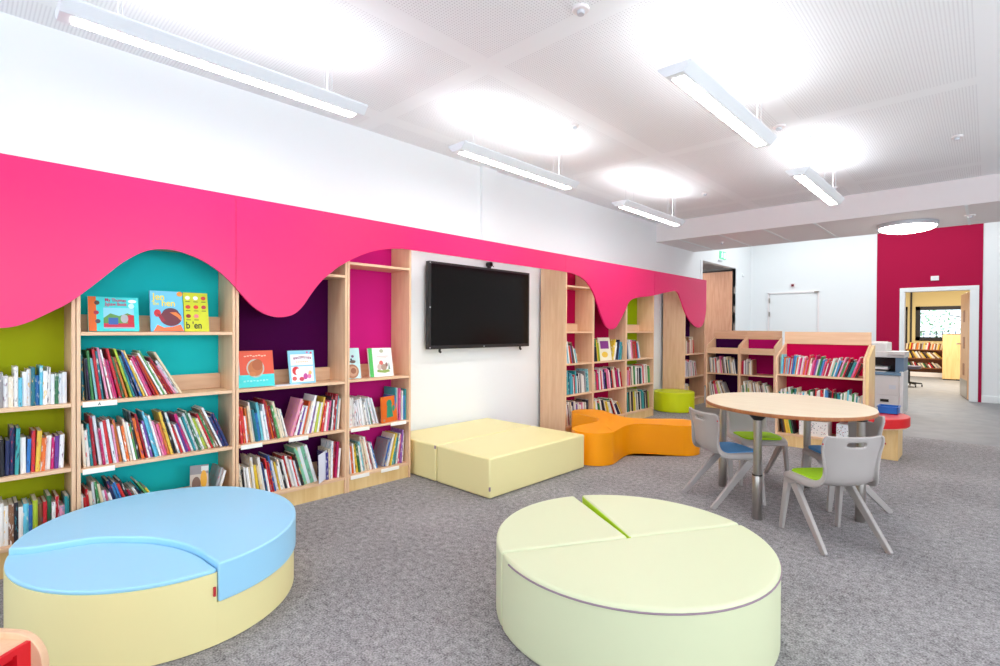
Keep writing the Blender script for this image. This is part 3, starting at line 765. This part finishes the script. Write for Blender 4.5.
# orange three-lobed seat
def trilobe(rad=.205, dist=.585, rv=.215, rot=-84, k=14):
    pts = []
    for i in range(3):
        a = R(rot+120*i); c = (cos(a)*dist, sin(a)*dist)
        for j in range(k+1):
            th = a-R(100)+R(200)*j/k
            pts.append((c[0]+rad*cos(th), c[1]+rad*sin(th)))
        v = a+R(60); pts.append((cos(v)*rv, sin(v)*rv))
    # smooth the concave stretches
    n = len(pts); out = []
    return catmull(pts, 4, True)
tl = thing('lobed_seat', 'orange vinyl three-lobed seat on the carpet beside the cream blocks', 'seat', (-2.77, 4.74, 0), 0)
soft('upholstery', trilobe(), .004, .302, M['orange'], tl, .016, 3)
# lime pouf
pf = thing('round_pouf', 'small round lime vinyl pouf against the wall near the far bookcase', 'pouf', (-3.53, 7.64, 0))
soft('upholstery', [(.30*cos(2*pi*i/48), .30*sin(2*pi*i/48)) for i in range(48)], .004, .30, M['limepouf'], pf, .014)

# lemon round seat of one half and two quarters
YC = Vector((-1.156, 2.066)); YR = .595; YH = .322
def sector(a0, a1, r, n, inset=0, apex=(0,0)):
    return [apex]+[(r*cos(R(a0+(a1-a0)*i/n)), r*sin(R(a0+(a1-a0)*i/n))) for i in range(n+1)]
def lemon(name, label, a0, a1, apex, n, lime=None):
    t = thing(name, label, 'seat', (YC.x, YC.y, 0))
    pts = sector(a0, a1, YR, n, 0, apex)
    k = len(pts); lime_sides = {'start': (0,), 'end': (k-1,), None: ()}[lime]
    MB().prism(pts, .004, YH, 'z', 0, mside=lambda i: 1 if i in lime_sides else 0).build('upholstery', [M['lemon'], M['lime_in']], t, bevel=.012, seg=3, smooth=40)
    return t
SEAM = 59.5
h_ = lemon('half_round_seat', 'pale lemon half-round seat, nearest piece of the big round lemon seat', SEAM-180+.4, SEAM-.4, (.002*sin(R(SEAM)), -.002*cos(R(SEAM))), 40)
rp = YR+.0015
MB().tube([(rp*cos(R(a)), rp*sin(R(a)), YH-.016) for a in [SEAM-172+4*i for i in range(42)]], .0035, 6).build('piping', M['seam'], h_)
QM = SEAM+88
lemon('quarter_round_seat', 'pale lemon quarter-round seat, rear right piece towards the table', SEAM+.4, QM-2.2, (.008*cos(R(SEAM+45)), .008*sin(R(SEAM+45))), 22, 'end')
lemon('quarter_round_seat', 'pale lemon quarter-round seat, rear left piece towards the cream blocks', QM+2.4, SEAM+179.6, (.008*cos(R(SEAM+135)), .008*sin(R(SEAM+135))), 22, 'start')

# blue and cream oval seat
EA, EB = .605, .548; EC = (-2.79, .67)
def el(a, g=0): return ((EA+g)*cos(R(a)), (EB+g)*sin(R(a)))
seam = catmull([el(-104), (-.095,-.46), (-.066,-.36), (-.03,-.255), (.063,-.158), (.155,-.083), (.29,-.02), (.424,.014), (.53,.022), el(3)], 5)
outer_lens = [el(-104+107*i/30) for i in range(31)]
outer_cres = [el(3+253*i/70, .014*(1-i/70)**1.5-.004*i/70) for i in range(71)]
bs = thing('oval_seat', 'big round cream seat with sky blue vinyl cushions by the bookcases', 'seat', (EC[0], EC[1], 0))
lens = outer_lens+seam[::-1][1:-1]
cres = [el(3+253*i/70) for i in range(71)]+seam[1:-1]
cres_c = outer_cres+[(x-.004, y+.004) for x, y in seam[1:-1]]
MB().prism(lens, .004, .288, 'z').build('base', M['cream'], bs)
MB().prism(cres, .004, .172, 'z').build('base', M['cream'], bs)
soft('seat_pad', [(x*.995+.001, y*.995-.001) for x, y in lens], .286, .304, M['blue'], bs, .008)
soft('back_cushion', cres_c, .174, .328, M['blue'], bs, .018)
MB().box(.588, .614, .014, .022, .20, .235).build('care_tag', M['dot'], bs)

# ------------------------------------------------------------------ round table
TC = (-1.07, 4.15); TZ = .722
tb = thing('round_table', 'round maple table with brown edge on four steel legs', 'table', (*TC, 0))
tp = [(.628*cos(2*pi*i/72), .536*sin(2*pi*i/72)) for i in range(72)]
rot = R(-59.7)
tp = [(x*cos(rot)-y*sin(rot), x*sin(rot)+y*cos(rot)) for x, y in tp]
MB().prism([(x*.994, y*.994) for x, y in tp], TZ-.026, TZ, 'z').build('tabletop', M['tabletop'], tb, bevel=.002)
MB().prism(tp, TZ-.028, TZ-.003, 'z').build('edge_lipping', M['lipping'], tb, bevel=.006, seg=3)
for (lx, ly) in ((-1.103,3.645), (-.60,4.07), (-1.535,4.215), (-1.04,4.65)):
    x, y = lx-TC[0], ly-TC[1]
    lg = MB().tube([(x,y,.29),(x,y,TZ-.03)], .0255, 24).build('leg', M['steel'], tb)
    MB().lathe([(.028,.0),(.030,.004),(.030,.288),(.028,.292)], x, y, 24).build('leg_sleeve', M['steel'], lg)
    MB().lathe([(.031,.288),(.031,.296)], x, y, 24).build('leg_ring', M['steel_d'], lg)
    MB().lathe([(.028,.655),(.056,.688),(.06,TZ-.028)], x, y, 24).build('leg_bracket', M['black'], lg)

# ------------------------------------------------------------------ chairs
def chair_shell():
    st = [(.205,.322,.150,0),(.198,.352,.168,.002),(.165,.365,.178,.004),(.08,.364,.186,.012),(-.02,.357,.187,.018),(-.075,.353,.178,.024),(-.122,.366,.162,.028),
          (-.148,.398,.150,.030),(-.159,.445,.145,.030),(-.166,.500,.152,.034),(-.173,.548,.162,.038),(-.179,.580,.167,.038),(-.182,.596,.168,.036),(-.186,.622,.168,.034),(-.190,.642,.163,.03),(-.192,.655,.148,.022)]
    nv = 13; mb = MB(); vs = []
    nt_ = nv+4
    for i, (y, z, hw, cv) in enumerate(st):
        a = st[max(0, i-1)]; b_ = st[min(len(st)-1, i+1)]
        ty, tz = b_[0]-a[0], b_[1]-a[1]; l = math.hypot(ty, tz); ny, nz = tz/l, -ty/l      # up over the seat, forward over the back
        rim = .040 if i <= 6 else (.040-.022*min(1, (i-6)/4))
        if i >= len(st)-2: rim *= .6
        if i < 2: rim *= .6
        row = []
        for j in range(nv):
            v = -1+2*j/(nv-1); c = cv*abs(v)**2.4
            row.append((hw*v, y+ny*c, z+nz*c))
        c = cv
        L1 = (-hw-.008, y+ny*(c-rim*.35), z+nz*(c-rim*.35)); L2 = (-hw-.010, y+ny*(c-rim), z+nz*(c-rim))
        vs += [L2, L1]+row+[(-L1[0], L1[1], L1[2]), (-L2[0], L2[1], L2[2])]
    fs = []
    for i in range(len(st)-1):
        for j in range(nt_-1):
            if i == 12 and 6 <= j <= 9: continue        # hand slot
            a = i*nt_+j
            fs.append((a, a+1, a+1+nt_, a+nt_))
    mb.add(vs, fs)
    return mb
SHELL = None
def make_chair(label, pad, loc, heading):
    global SHELL
    t = thing('school_chair', label, 'chair', (*loc, 0), R(heading-90), 'grey plastic chairs around the round table')
    if SHELL is None: SHELL = chair_shell().mesh('chair_shell', M['shell'], 60)
    s = bpy.data.objects.new('seat_shell', SHELL); col.objects.link(s); s.parent = t
    sd = s.modifiers.new('solid', 'SOLIDIFY'); sd.thickness = .015; sd.offset = 0
    ss = s.modifiers.new('sub', 'SUBSURF'); ss.levels = 1; ss.render_levels = 2
    n = 24; pts = []
    for i in range(n):
        a = 2*pi*i/n; c, s_ = cos(a), sin(a)
        pts.append((.164*math.copysign(abs(c)**.45, c), .055+.136*math.copysign(abs(s_)**.45, s_)))
    MB().prism(pts, .366, .384, 'z').build('seat_pad', pad, t, bevel=.006, seg=3)
    for sx in (-1, 1):
        MB().taper((sx*.168,.165,.345), (sx*.186,.205,0), .026, .05, .022, .03).build('leg', M['shell'], t, bevel=.005)
        MB().taper((sx*.168,.120,.335), (sx*.190,-.205,0), .026, .058, .022, .034).build('leg', M['shell'], t, bevel=.005)
        MB().prism([(.19,.352),(.195,.325),(.172,.300),(.12,.300),(.07,.325),(-.02,.335),(-.02,.35)], sx*.172-.012, sx*.172+.012, 'x').build('leg_shoulder', M['shell'], t, bevel=.006)
        d_ = MB().lathe([(.0055,-.001),(.0055,.001)], 0, 0, 12)
        d_.xform(Matrix.Translation((sx*.1835,-.166,.612)) @ Matrix.Rotation(pi/2, 4, 'Y')); d_.build('size_dot', M['dot'], t)
    return t
make_chair('grey plastic chair with lime pad, nearest, its back towards the camera', M['padg'], (-.665, 3.585), 137)
make_chair('grey plastic chair with blue pad, left of the table by orange seat', M['padb'], (-1.42, 3.895), 54)
make_chair('grey plastic chair with lime pad, far side of table facing the camera', M['padg'], (-1.42, 4.60), -50)
make_chair('grey plastic chair with blue pad, right of table beside the red bench', M['padb'], (-.755, 4.41), 221)

# ------------------------------------------------------------------ low bookcases
def stuff_books(y, x0, x1, z, hr, tr_, lean0, lean1, cols):
    """run of books with spines facing -y (towards the reading area)"""
    for b_ in run([], x0, x1, z, (lean0, lean1), hr, tr_, cols, front=0):
        Mx = Matrix.Translation((b_['y'], y+random.uniform(.0,.02), b_['z'])) @ Matrix.Rotation(-b_['th'], 4, 'Y') @ Matrix(((0,1,0,0),(-1,0,0,0),(0,0,1,0),(0,0,0,1)))
        stuff_add(book_geo(b_['t'], b_['h'], b_['d'], True).xform(Mx), b_['k'])
STUFF_MATS = [M['page']]+[cm(PAL[k][q]) for k in KEYS for q in (0, min(1, len(PAL[k])-1))]

def low_bookcase(x0, x1, yf, yb, shelves, top, board, back, label, ledge=None, dbl=True, plinth=.11, mid=None):
    cx = (x0+x1)/2
    t = thing('low_bookcase', label, 'bookcase', (cx, yf, 0), 0, 'low birch bookcases across the room')
    w = (x1-x0)/2; d = yb-yf
    prof = [(0,0),(d,0),(d,top+.13),(d-.03,top+.13),(.02,top),(0,top-.03)]
    for s in (-1, 1):
        xa = -w if s < 0 else w-T
        MB().prism(prof, xa, xa+T, 'x').build('side_panel', M['birch'], t, bevel=.0015)
    MB().box(-w+T, w-T, d-.02, d-.008, .05, board-.05).build('back_panel', M[back], t)
    MB().box(-w, w, d-.035, d-.019, board-.135, board).build('header_board', M['birch_x'], t, bevel=.0015)
    MB().box(-w+T, w-T, .012, .03, 0, shelves[0]-T).build('plinth', M['maple'], t)
    for z in shelves:
        MB().box(-w+T, w-T, .002, d-.02, z-T, z).build('shelf', M['birch_x'], t, bevel=.0012)
    if ledge:
        MB().box(-w+T, w-T, .004, .02, ledge-.005, ledge+.075).build('ledge_lip', M['birch_x'], t, bevel=.0012)
    return t
low_bookcase(-1.685, -.878, 6.15, 6.52, [.135,.455,.775], .975, 1.232, 'bk_low', 'wide low birch bookcase with crimson back behind the round table')
ep = MB().prism([(0,0),(.37,0),(.37,1.1),(.34,1.1),(.02,.975),(0,.945)], 0, .028, 'x').build('end_panel', M['maple'], bevel=.0015)
ep.location = (-.876, 6.15, 0)
tag(ep, 'tall sloped maple end panel between wide low bookcase and red bench', 'panel')
low_bookcase(-3.30, -2.792, 8.30, 8.68, [.16,.565,.895], 1.005, 1.238, 'bk_lowp', 'low birch bookcase with dark purple back beside the wall bookcases', .895)
low_bookcase(-2.788, -2.285, 8.30, 8.68, [.16,.565,.895], 1.005, 1.238, 'bk_lowm', 'low birch bookcase with magenta back, middle of the low bookcases', .895)
yk = 6.18
stuff_books(yk, -1.66, -.90, .775, (.15,.215), (.008,.0145), -3, -22, cyc('s c b o s p c r w m b c o w p m w p o p r e w p m v w g t b p r w m r w e t w b d p g w r k k t t p r k k'))
stuff_books(yk, -1.66, -.90, .455, (.13,.19), (.009,.016), 0, -4, cyc('t w g w e c w w g w t w e w p w c w e w g w w k r w w r r w b b n k r k g k t'))
stuff_books(yk, -1.655, -1.50, .135, (.19,.23), (.014,.022), 8, 12, cyc('k d y y g k'))
stuff_books(8.33, -3.27, -2.83, .565, (.20,.27), (.009,.017), 4, 8, cyc('s w e s w r s w w e w p e d s w k e t s e w s w n e'))
stuff_books(8.33, -3.27, -2.95, .16, (.22,.29), (.010,.018), 5, 22, cyc('e s w d w r p e l e w d'))
stuff_books(8.33, -2.77, -2.58, .565, (.20,.24), (.010,.018), 0, 2, cyc('r m w s w s e w e d n'))
stuff_books(8.33, -2.77, -2.31, .16, (.25,.31), (.010,.018), 3, 14, cyc('w g w e g w l e w e d w s e w e w d s e'))
# far bookcase H: spines face +x
rows = run([], 8.12, 8.44, S2+.01, (2,8), (.22,.28), (.013,.022), cyc('e w d p d e r'))+run([], 8.05, 8.55, S1, (6,16), (.22,.28), (.013,.023), cyc('w p w v w s p w r r'))+run([], 8.0, 8.3, S0, (4,6), (.2,.26), (.02,.03), cyc('e y e w'))
place_books(rows, 'x', 'x', 'x')
finish_books()
for z_, h_ in ((.842, (.15,.2)), (.5, (.17,.24)), (.15, (.17,.22))):      # the part of the first bookcase beyond the edge of the view
    for b_ in run([], -.35, .128, z_, (0,0), h_, (.013,.021), cyc('w e r b w t y w g k p w o c n w l v')):
        stuff_add(book_geo(b_['t'], b_['h'], b_['d'], True).xform(Matrix.Translation((b_['x'], b_['y'], b_['z']))), b_['k'])

# white printed boxes on the bottom shelf of the wide low bookcase
for (xa, xb, col_, lb) in ((-1.465, -1.20, (236,232,226), 'long white patterned box on bottom shelf of wide low bookcase'), (-1.125, -.93, (232,236,240), 'shorter white patterned box with blue print on same bottom shelf')):
    bx_ = thing('story_box', lb, 'box', ((xa+xb)/2, 6.2, .1355), 0, 'white patterned boxes in the low bookcase')
    w_ = (xb-xa)/2
    MB().box(-w_, w_, 0, .2, 0, .155).build('carton', cm(col_), bx_, bevel=.002)
    rnd = random.Random(int(-xa*1000)); dm = MB()
    for k in range(46):
        u, v_ = rnd.uniform(-w_+.008, w_-.008), rnd.uniform(.012, .14)
        dm.box(u-.004, u+.004, -.0012, .0, v_-.003, v_+.003, rnd.randrange(3))
    dm.build('printed_pattern', [cm((60,70,110)), cm((190,90,90)), cm((130,140,130))], bx_)

# red-topped bench end
bn = thing('bench', 'rounded bench with red vinyl cushion on a maple base, beside low bookcase', 'bench', (-.846, 6.36, 0))
MB().prism([(0.002,-.16),(.225,-.16),(.225,.20),(0.002,.20)], 0, .305, 'z').build('base', M['maple'], bn, bevel=.003)
MB().prism([(.001,-.34)]+[(.001+.285*cos(R(a)), .345*sin(R(a))) for a in range(-88, 89, 8)]+[(.001,.34)], .305, .32, 'z').build('seat_board', M['birch'], bn)
soft('cushion', [(.002,-.37)]+[(.002+.30*cos(R(a)), .37*sin(R(a))) for a in range(-88, 89, 4)]+[(.002,.37)], .318, .41, M['redvinyl'], bn, .036, 5)
tr0 = thing('storage_tray', 'bright blue plastic tray standing on the red bench', 'tray', (-.735, 6.56, .4105), 0)
tr0.scale = (.70, .9, .80)
MB().box(-.115, .115, -.10, .10, 0, .006).box(-.115, -.11, -.10, .10, 0, .085).box(.11, .115, -.10, .10, 0, .085).box(-.115, .115, -.10, -.095, 0, .085).box(-.115, .115, .095, .10, 0, .085).build('tray_body', M['tray'], tr0)
MB().box(-.128, .128, -.113, -.095, .08, .09).box(-.128, .128, .095, .113, .08, .09).box(-.128, -.11, -.113, .113, .08, .09).box(.11, .128, -.113, .113, .08, .09).build('rim', M['tray'], tr0, bevel=.002)

# ------------------------------------------------------------------ photocopier
cp = thing('photocopier', 'grey floor-standing photocopier behind the low bookcase', 'photocopier', (-1.17, 9.35, 0))
MB().box(-.29, .24, 0, .56, .05, .60).build('cabinet', M['grey'], cp, bevel=.008)
MB().box(-.28, .23, -.006, 0, .06, .30).build('paper_drawer', M['grey'], cp, bevel=.003)
MB().box(-.28, .23, -.006, 0, .315, .59).build('front_door', M['grey'], cp, bevel=.003)
MB().box(.02, .12, -.012, -.005, .21, .25).build('drawer_handle', M['steel_d'], cp)
MB().box(.12, .2, -.0075, -.0055, .40, .46).build('rating_plate', M['alu'], cp)
MB().box(.24, .29, -.01, .56, .05, .66).build('side_cover', M['grey2'], cp, bevel=.01)
MB().box(-.29, .26, -.015, .56, .60, .645).build('output_tray', M['cbl'], cp, bevel=.004)
MB().box(-.28, .22, .34, .56, .645, .86).build('rear_column', M['black'], cp)
MB().box(.19, .285, .02, .56, .645, .86).build('side_column', M['cbl'], cp, bevel=.004)
MB().box(-.2, .1, .05, .34, .68, .72).box(-.2,.08,.0,.3,.645,.652).build('paper_guide', M['grey2'], cp)
MB().box(-.30, .30, -.04, .56, .86, .945).build('scanner', M['grey2'], cp, bevel=.008)
MB().box(.11, .31, -.09, .1, .90, .95).build('control_panel', M['grey'], cp, bevel=.006)
MB().box(-.30, .09, -.02, .54, .945, 1.075).build('document_feeder', M['grey2'], cp, bevel=.012)
MB().box(-.30, .05, .02, .5, 1.06, 1.085).build('feeder_tray', M['grey'], cp, bevel=.006)
for sx in (-.24, .2):
    for sy in (.06, .5):
        MB().lathe([(.03,0),(.03,.05)], sx, sy, 14).build('foot', M['black'], cp)

# ------------------------------------------------------------------ book browser box in the near corner
bb = thing('book_browser', 'birch and red book browser box in the near left corner', 'browser box', (-1.769, .127, 0), R(37.7))
pr = [(-.36,.0),(.033,.0)]+[(-.047+.08*cos(R(a)), .382+.08*sin(R(a))) for a in range(0, 91, 10)]+[(-.28+.08*cos(R(a)), .382+.08*sin(R(a))) for a in range(90, 181, 10)]
MB().prism(pr, 0, .019, 'y').build('end_panel', M['birch'], bb, bevel=.002)
MB().prism(pr, -.62, -.601, 'y').build('end_panel', M['birch'], bb, bevel=.004)
MB().box(-.31, -.012, -.601, 0, .430, .446).build('top_board', M['birch'], bb)
fr_ = MB().box(-.012, 0, -.601, 0, .431, .446).box(-.012, 0, -.034, 0, .1, .431).box(-.012, 0, -.601, -.567, .1, .431).box(-.012, 0, -.556, -.045, .1, .125)
fr_.build('front_frame', M['redbox'], bb)
MB().box(-.31, -.012, -.012, 0, .1, .429).box(-.31, -.012, -.601, -.589, .1, .429).box(-.31, -.298, -.589, -.012, .1, .429).box(-.298, -.012, -.589, -.012, .1, .112).box(-.298, -.012, -.589, -.012, .418, .429).build('box_lining', M['redbox'], bb)

# ------------------------------------------------------------------ classroom furniture
cb = thing('cupboard', 'plain maple cupboard seen through the doorway, in front of window', 'cupboard', (-.64, 17.4, 0))
MB().box(-.22, .30, 0, .4, .02, 1.16).build('body', M['maple'], cb, bevel=.003)
MB().box(-.215, .295, -.018, -.001, .03, 1.15).build('door', M['maple'], cb, bevel=.003)
MB().box(.05, .25, -.03, 0, 0, .03).box(-.2,.28,0,.38,0,.021).build('plinth', M['frame_dark'], cb)
ws = thing('window_bookshelf', 'low brown bookshelf full of books below the classroom window', 'bookshelf', (-1.25, 18.2, 0))
MB().box(-.46, -.44, 0, .28, 0, .9).box(.40, .42, 0, .28, 0, .9).build('side_panel', M['lipping'], ws)
for zz in (.24, .5, .74): MB().box(-.44, .40, 0, .28, zz-.018, zz).build('shelf', M['lipping'], ws)
MB().box(-.44, .40, .26, .28, .1, .9).build('back_panel', M['lipping'], ws)
MB().box(-.44, .40, .0, .02, 0, .12).build('plinth', M['soffit'], ws)
stuff_books(18.21, -1.68, -.88, .74, (.15,.2), (.02,.04), -6, -8, cyc('e d y r e w d o e d s y e w r d e o w d e y d e'))
stuff_books(18.21, -1.68, -.88, .50, (.17,.22), (.02,.04), 20, 45, cyc('e y k d y e w d'))
stuff_books(18.21, -1.68, -.88, .24, (.12,.18), (.02,.04), 20, 40, cyc('e g k d w r k e s'))
so = STUFF.build('far_books', STUFF_MATS, None, smooth=30, kind='stuff')
tag(so, 'many small books filling the low bookcases and farthest shelves across the room', 'books')
oc = thing('office_chair', 'dark grey office chair on castors seen through the doorway', 'office chair', (-1.30, 14.75, 0))
MB().prism([(.22*cos(2*pi*i/20), .21*sin(2*pi*i/20)) for i in range(20)], .40, .47, 'z').build('seat', cm((92,88,112)), oc, bevel=.02, seg=3)
MB().tube([(0,0,.08),(0,0,.40)], .025, 12).build('gas_column', M['black'], oc)
bk_ = MB().tube([(-.18,.0,.42),(-.26,0,.46),(-.28,0,.62)], .015, 8); bk_.build('back_bar', M['black'], oc)
MB().box(-.31, -.27, -.18, .18, .55, .85).build('backrest', cm((92,88,112)), oc, bevel=.015, seg=3)
for k in range(5):
    a = 2*pi*k/5+.3
    l_ = MB().tube([(0,0,.09),(.24*cos(a),.24*sin(a),.07)], [.022,.014], 8).build('leg', M['black'], oc)
    MB().tube([(.24*cos(a)-.012,.24*sin(a),.028),(.24*cos(a)+.012,.24*sin(a),.028)], .027, 12).build('castor', M['black'], l_)

# ------------------------------------------------------------------ lamps
LAMP = None
def pendant(label, x, y0):
    global LAMP
    if LAMP is None:
        t = thing('pendant_lamp', label, 'lamp', (x, y0, HC), 0, 'suspended tube lamps')
        L_ = 1.47; z0 = 2.588-HC
        pr_ = [(-.05,0),(.05,0),(.062,.012),(.094,.046),(.094,.056),(-.094,.056),(-.094,.046),(-.062,.012)]
        MB().prism([(a, b_+z0) for a, b_ in pr_], 0, L_, 'y').build('housing', M['lampwhite'], t, bevel=.002)
        MB().box(-.033, .033, .05, L_-.05, z0-.003, z0+.002).build('diffuser', M['lamp'], t)
        MB().box(-.07, .07, .04, L_-.04, z0+.0562, z0+.059).build('uplight', M['lampup'], t)
        for yy in (.22, L_-.22):
            for sx in (-1, 1):
                MB().tube([(sx*.05,yy,0),(sx*.05,yy,z0+.056)], .0012, 6).build('suspension_wire', M['alu'], t)
                MB().lathe([(.008,-.012),(.008,0)], sx*.05, yy, 10).build('ceiling_fixing', M['alu'], t)
        MB().tube([(.03,L_-.24,0),(.03,L_-.24,z0+.056)], .004, 8).build('supply_cable', M['white'], t)
        LAMP = t; return t
    c = copy_tree(LAMP); c.location = (x, y0, HC); c['label'] = label
    return c
pendant('suspended tube lamp nearest the left wall at top left', -2.92, .30)
pendant('suspended tube lamp near the left wall above the television', -2.92, 2.59)
pendant('suspended tube lamp near the left wall, farthest in its row, before bulkhead', -2.92, 4.945)
pendant('suspended tube lamp in right row, nearer one over the round table', -1.21, 2.59)
pendant('suspended tube lamp in right row, farther one close to the bulkhead', -1.21, 4.98)

dl = thing('ceiling_lamp', 'round glowing drum ceiling lamp below the panelled soffit', 'lamp', (-.80, 8.66, HB))
MB().lathe([(.325,0),(.325,-.045),(.315,-.052)], 0, 0, 48).build('rim', M['alu'], dl)
MB().lathe([(.305,-.05)]+[(.305*cos(R(a)), -.05-.07*sin(R(a))) for a in range(10, 86, 8)]+[(.01,-.12)], 0, 0, 48).build('diffuser', M['disc'], dl)

# ------------------------------------------------------------------ small fittings
ex = thing('exit_sign', 'green and white running man exit sign above the tall side doorway', 'sign', (WX+.001, 10.66, 2.755))
MB().box(0, .012, -.16, .16, -.075, .075).build('sign_plate', M['exit'], ex)
sy = MB().box(.012, .0135, .04, .13, -.055, .055)                                   # doorway
sy.prism([(-.10,-.055),(-.085,-.055),(-.06,-.015),(-.03,-.05),(-.01,-.05),(-.035,.0),(-.03,.025),(-.005,.01),(.0,.02),(-.03,.045),(-.055,.04),(-.085,.015),(-.08,.008),(-.06,.02),(-.065,-.005)], .012, .0135, 'x')
sy.prism([(-.03+.014*cos(2*pi*i/14), .058+.014*sin(2*pi*i/14)) for i in range(14)], .012, .0135, 'x')
sy.build('running_man', M['green_sym'], ex)
MB().box(0, .02, -.22, -.05, -.13, -.11).build('sign_lamp', M['alu'], ex)
fc = MB().box(-.045, .045, -.02, 0, -.045, .045).build('call_point', cm((236,226,228)))
fc.location = (-3.075, DF, 2.215); tag(fc, 'small white and red fire sounder high on the white wall above door', 'alarm')
MB().box(-.025, .025, -.03, -.02, -.025, .025).build('red_centre', cm((120,20,40)), fc, bevel=.004)
tx = MB().box(-.058, .058, -.028, -.0, -.042, .042).build('detector_box', M['white'], None, bevel=.006)
tx.location = (-.73, DF-.012, 2.218); tag(tx, 'small white box on the magenta wall above the doorway', 'sensor')
MB().box(-.04, .04, -.0295, -.028, -.01, .01).build('vent', M['soffit'], tx)
for (x, y, z, r_, lb) in ((-1.60,2.30,HC,.045,'round white smoke detector at the top edge of the view'), (-2.542,3.58,HC,.035,'small sprinkler rose between lamp rows above television'),
                     (-1.297,4.76,HC,.05,'flat round sensor between the two right-hand lamps'), (-.22,6.06,HC,.04,'small grey sensor on the dim ceiling at far right'),
                     (-2.60,6.46,HC,.04,'small round ceiling sensor beyond the far left lamp'), (-1.364,7.25,HC,.04,'small round ceiling sensor close to the bulkhead'),
                     (-.18,8.51,HB,.05,'flat round sensor under the soffit right of drum lamp'), (-3.14,8.50,HB,.035,'flat round sensor under the soffit towards exit sign')):
    t = thing('ceiling_sensor', lb, 'sensor', (x, y, z), 0, 'small ceiling sensors')
    MB().lathe([(r_,0),(r_,-.012),(r_*.9,-.016)], 0, 0, 20).build('rose', M['soffit'], t)
    MB().lathe([(r_*.5,-.016),(r_*.42,-.034)], 0, 0, 16).build('sensor_head', M['alu'], t)
sk = MB().box(-.05, .05, 0, .03, -.035, .035).build('wall_switch', M['white'], None, bevel=.004)
sk.location = (WX+.0, 11.85, 2.45); sk.rotation_euler = (0,0,-pi/2); tag(sk, 'small white sensor box on white wall right of the tall doorway', 'sensor')

# ------------------------------------------------------------------ added fill lights, roof light and sky
def area(name, loc, rot_, sx, sy_, power, c=(255,255,255)):
    l = bpy.data.lights.new(name, 'AREA'); l.shape = 'RECTANGLE'; l.size = sx; l.size_y = sy_; l.energy = power; l.color = lin(c)
    o = bpy.data.objects.new(name, l); col.objects.link(o); o.location = loc; o.rotation_euler = rot_
    return o
for i, (b0, b1, z0, z1) in enumerate(rops):
    area('window_fill', (XR+.14, (b0+b1)/2, (z0+z1)/2), (0, R(90), 0), z1-z0, b1-b0, P_RIGHT[i], (246,250,255))  # added fill from the right, set in the made-up windows
for i, (b0, b1, z0, z1) in enumerate(bops):
    area('window_fill', ((b0+b1)/2, YB-.14, (z0+z1)/2), (R(90), 0, 0), b1-b0, z1-z0, P_BACK[i], (240,248,255))  # added fill from behind the camera, set in unseen windows
# roof light over the circulation zone beyond the bulkhead
struct('window_8', MB().box(-3.6, .6, 9.7, 9.76, 3.56, 3.62).box(-3.6, .6, 11.9, 11.96, 3.56, 3.62).box(-3.6, -3.54, 9.76, 11.9, 3.56, 3.62).box(.54, .6, 9.76, 11.9, 3.56, 3.62), M['white'])
area('roof_light', (-1.5, 10.83, 3.59), (0, 0, 0), 4.0, 2.1, P_SKY, (244,252,255))
area('classroom_fill', (-.8, 15.5, 2.72), (0, 0, 0), 1.2, 1.2, 120, (255,246,230))  # added fill to brighten the far room, no lamp modelled
area('hall_fill', (-5, 10.3, 2.70), (0, 0, 0), .8, .8, 14, (255,250,244))  # added fill to lift the hall and its door leaf

w = bpy.data.worlds.new('sky'); scene.world = w; w.use_nodes = True
bg = w.node_tree.nodes['Background']; bg.inputs[0].default_value = (*lin((226,240,255)), 1); bg.inputs[1].default_value = 1.6

# ------------------------------------------------------------------ camera
cd = bpy.data.cameras.new('camera'); cam = bpy.data.objects.new('camera', cd); col.objects.link(cam)
r_ = Vector((.72523, .68848, .00532)); u_ = Vector((-.00969, .00247, .99995)); f_ = Vector((-.68844, .72525, -.00846))
Mx = Matrix((r_, u_, -f_)).transposed().to_4x4(); Mx.translation = (0, 0, 1.25)
cam.matrix_world = Mx
cd.sensor_width = 36; cd.lens = 515.0/1000*36; cd.clip_start = .02; cd.clip_end = 100
scene.camera = cam
scene.view_settings.view_transform = 'Standard'; scene.view_settings.look = 'None'
scene.view_settings.exposure = EXPOSURE; scene.view_settings.gamma = 1
scene.view_settings.use_curve_mapping = False
scene.cycles.max_bounces = 10; scene.cycles.diffuse_bounces = 6
scene.cycles.sample_clamp_indirect = 6
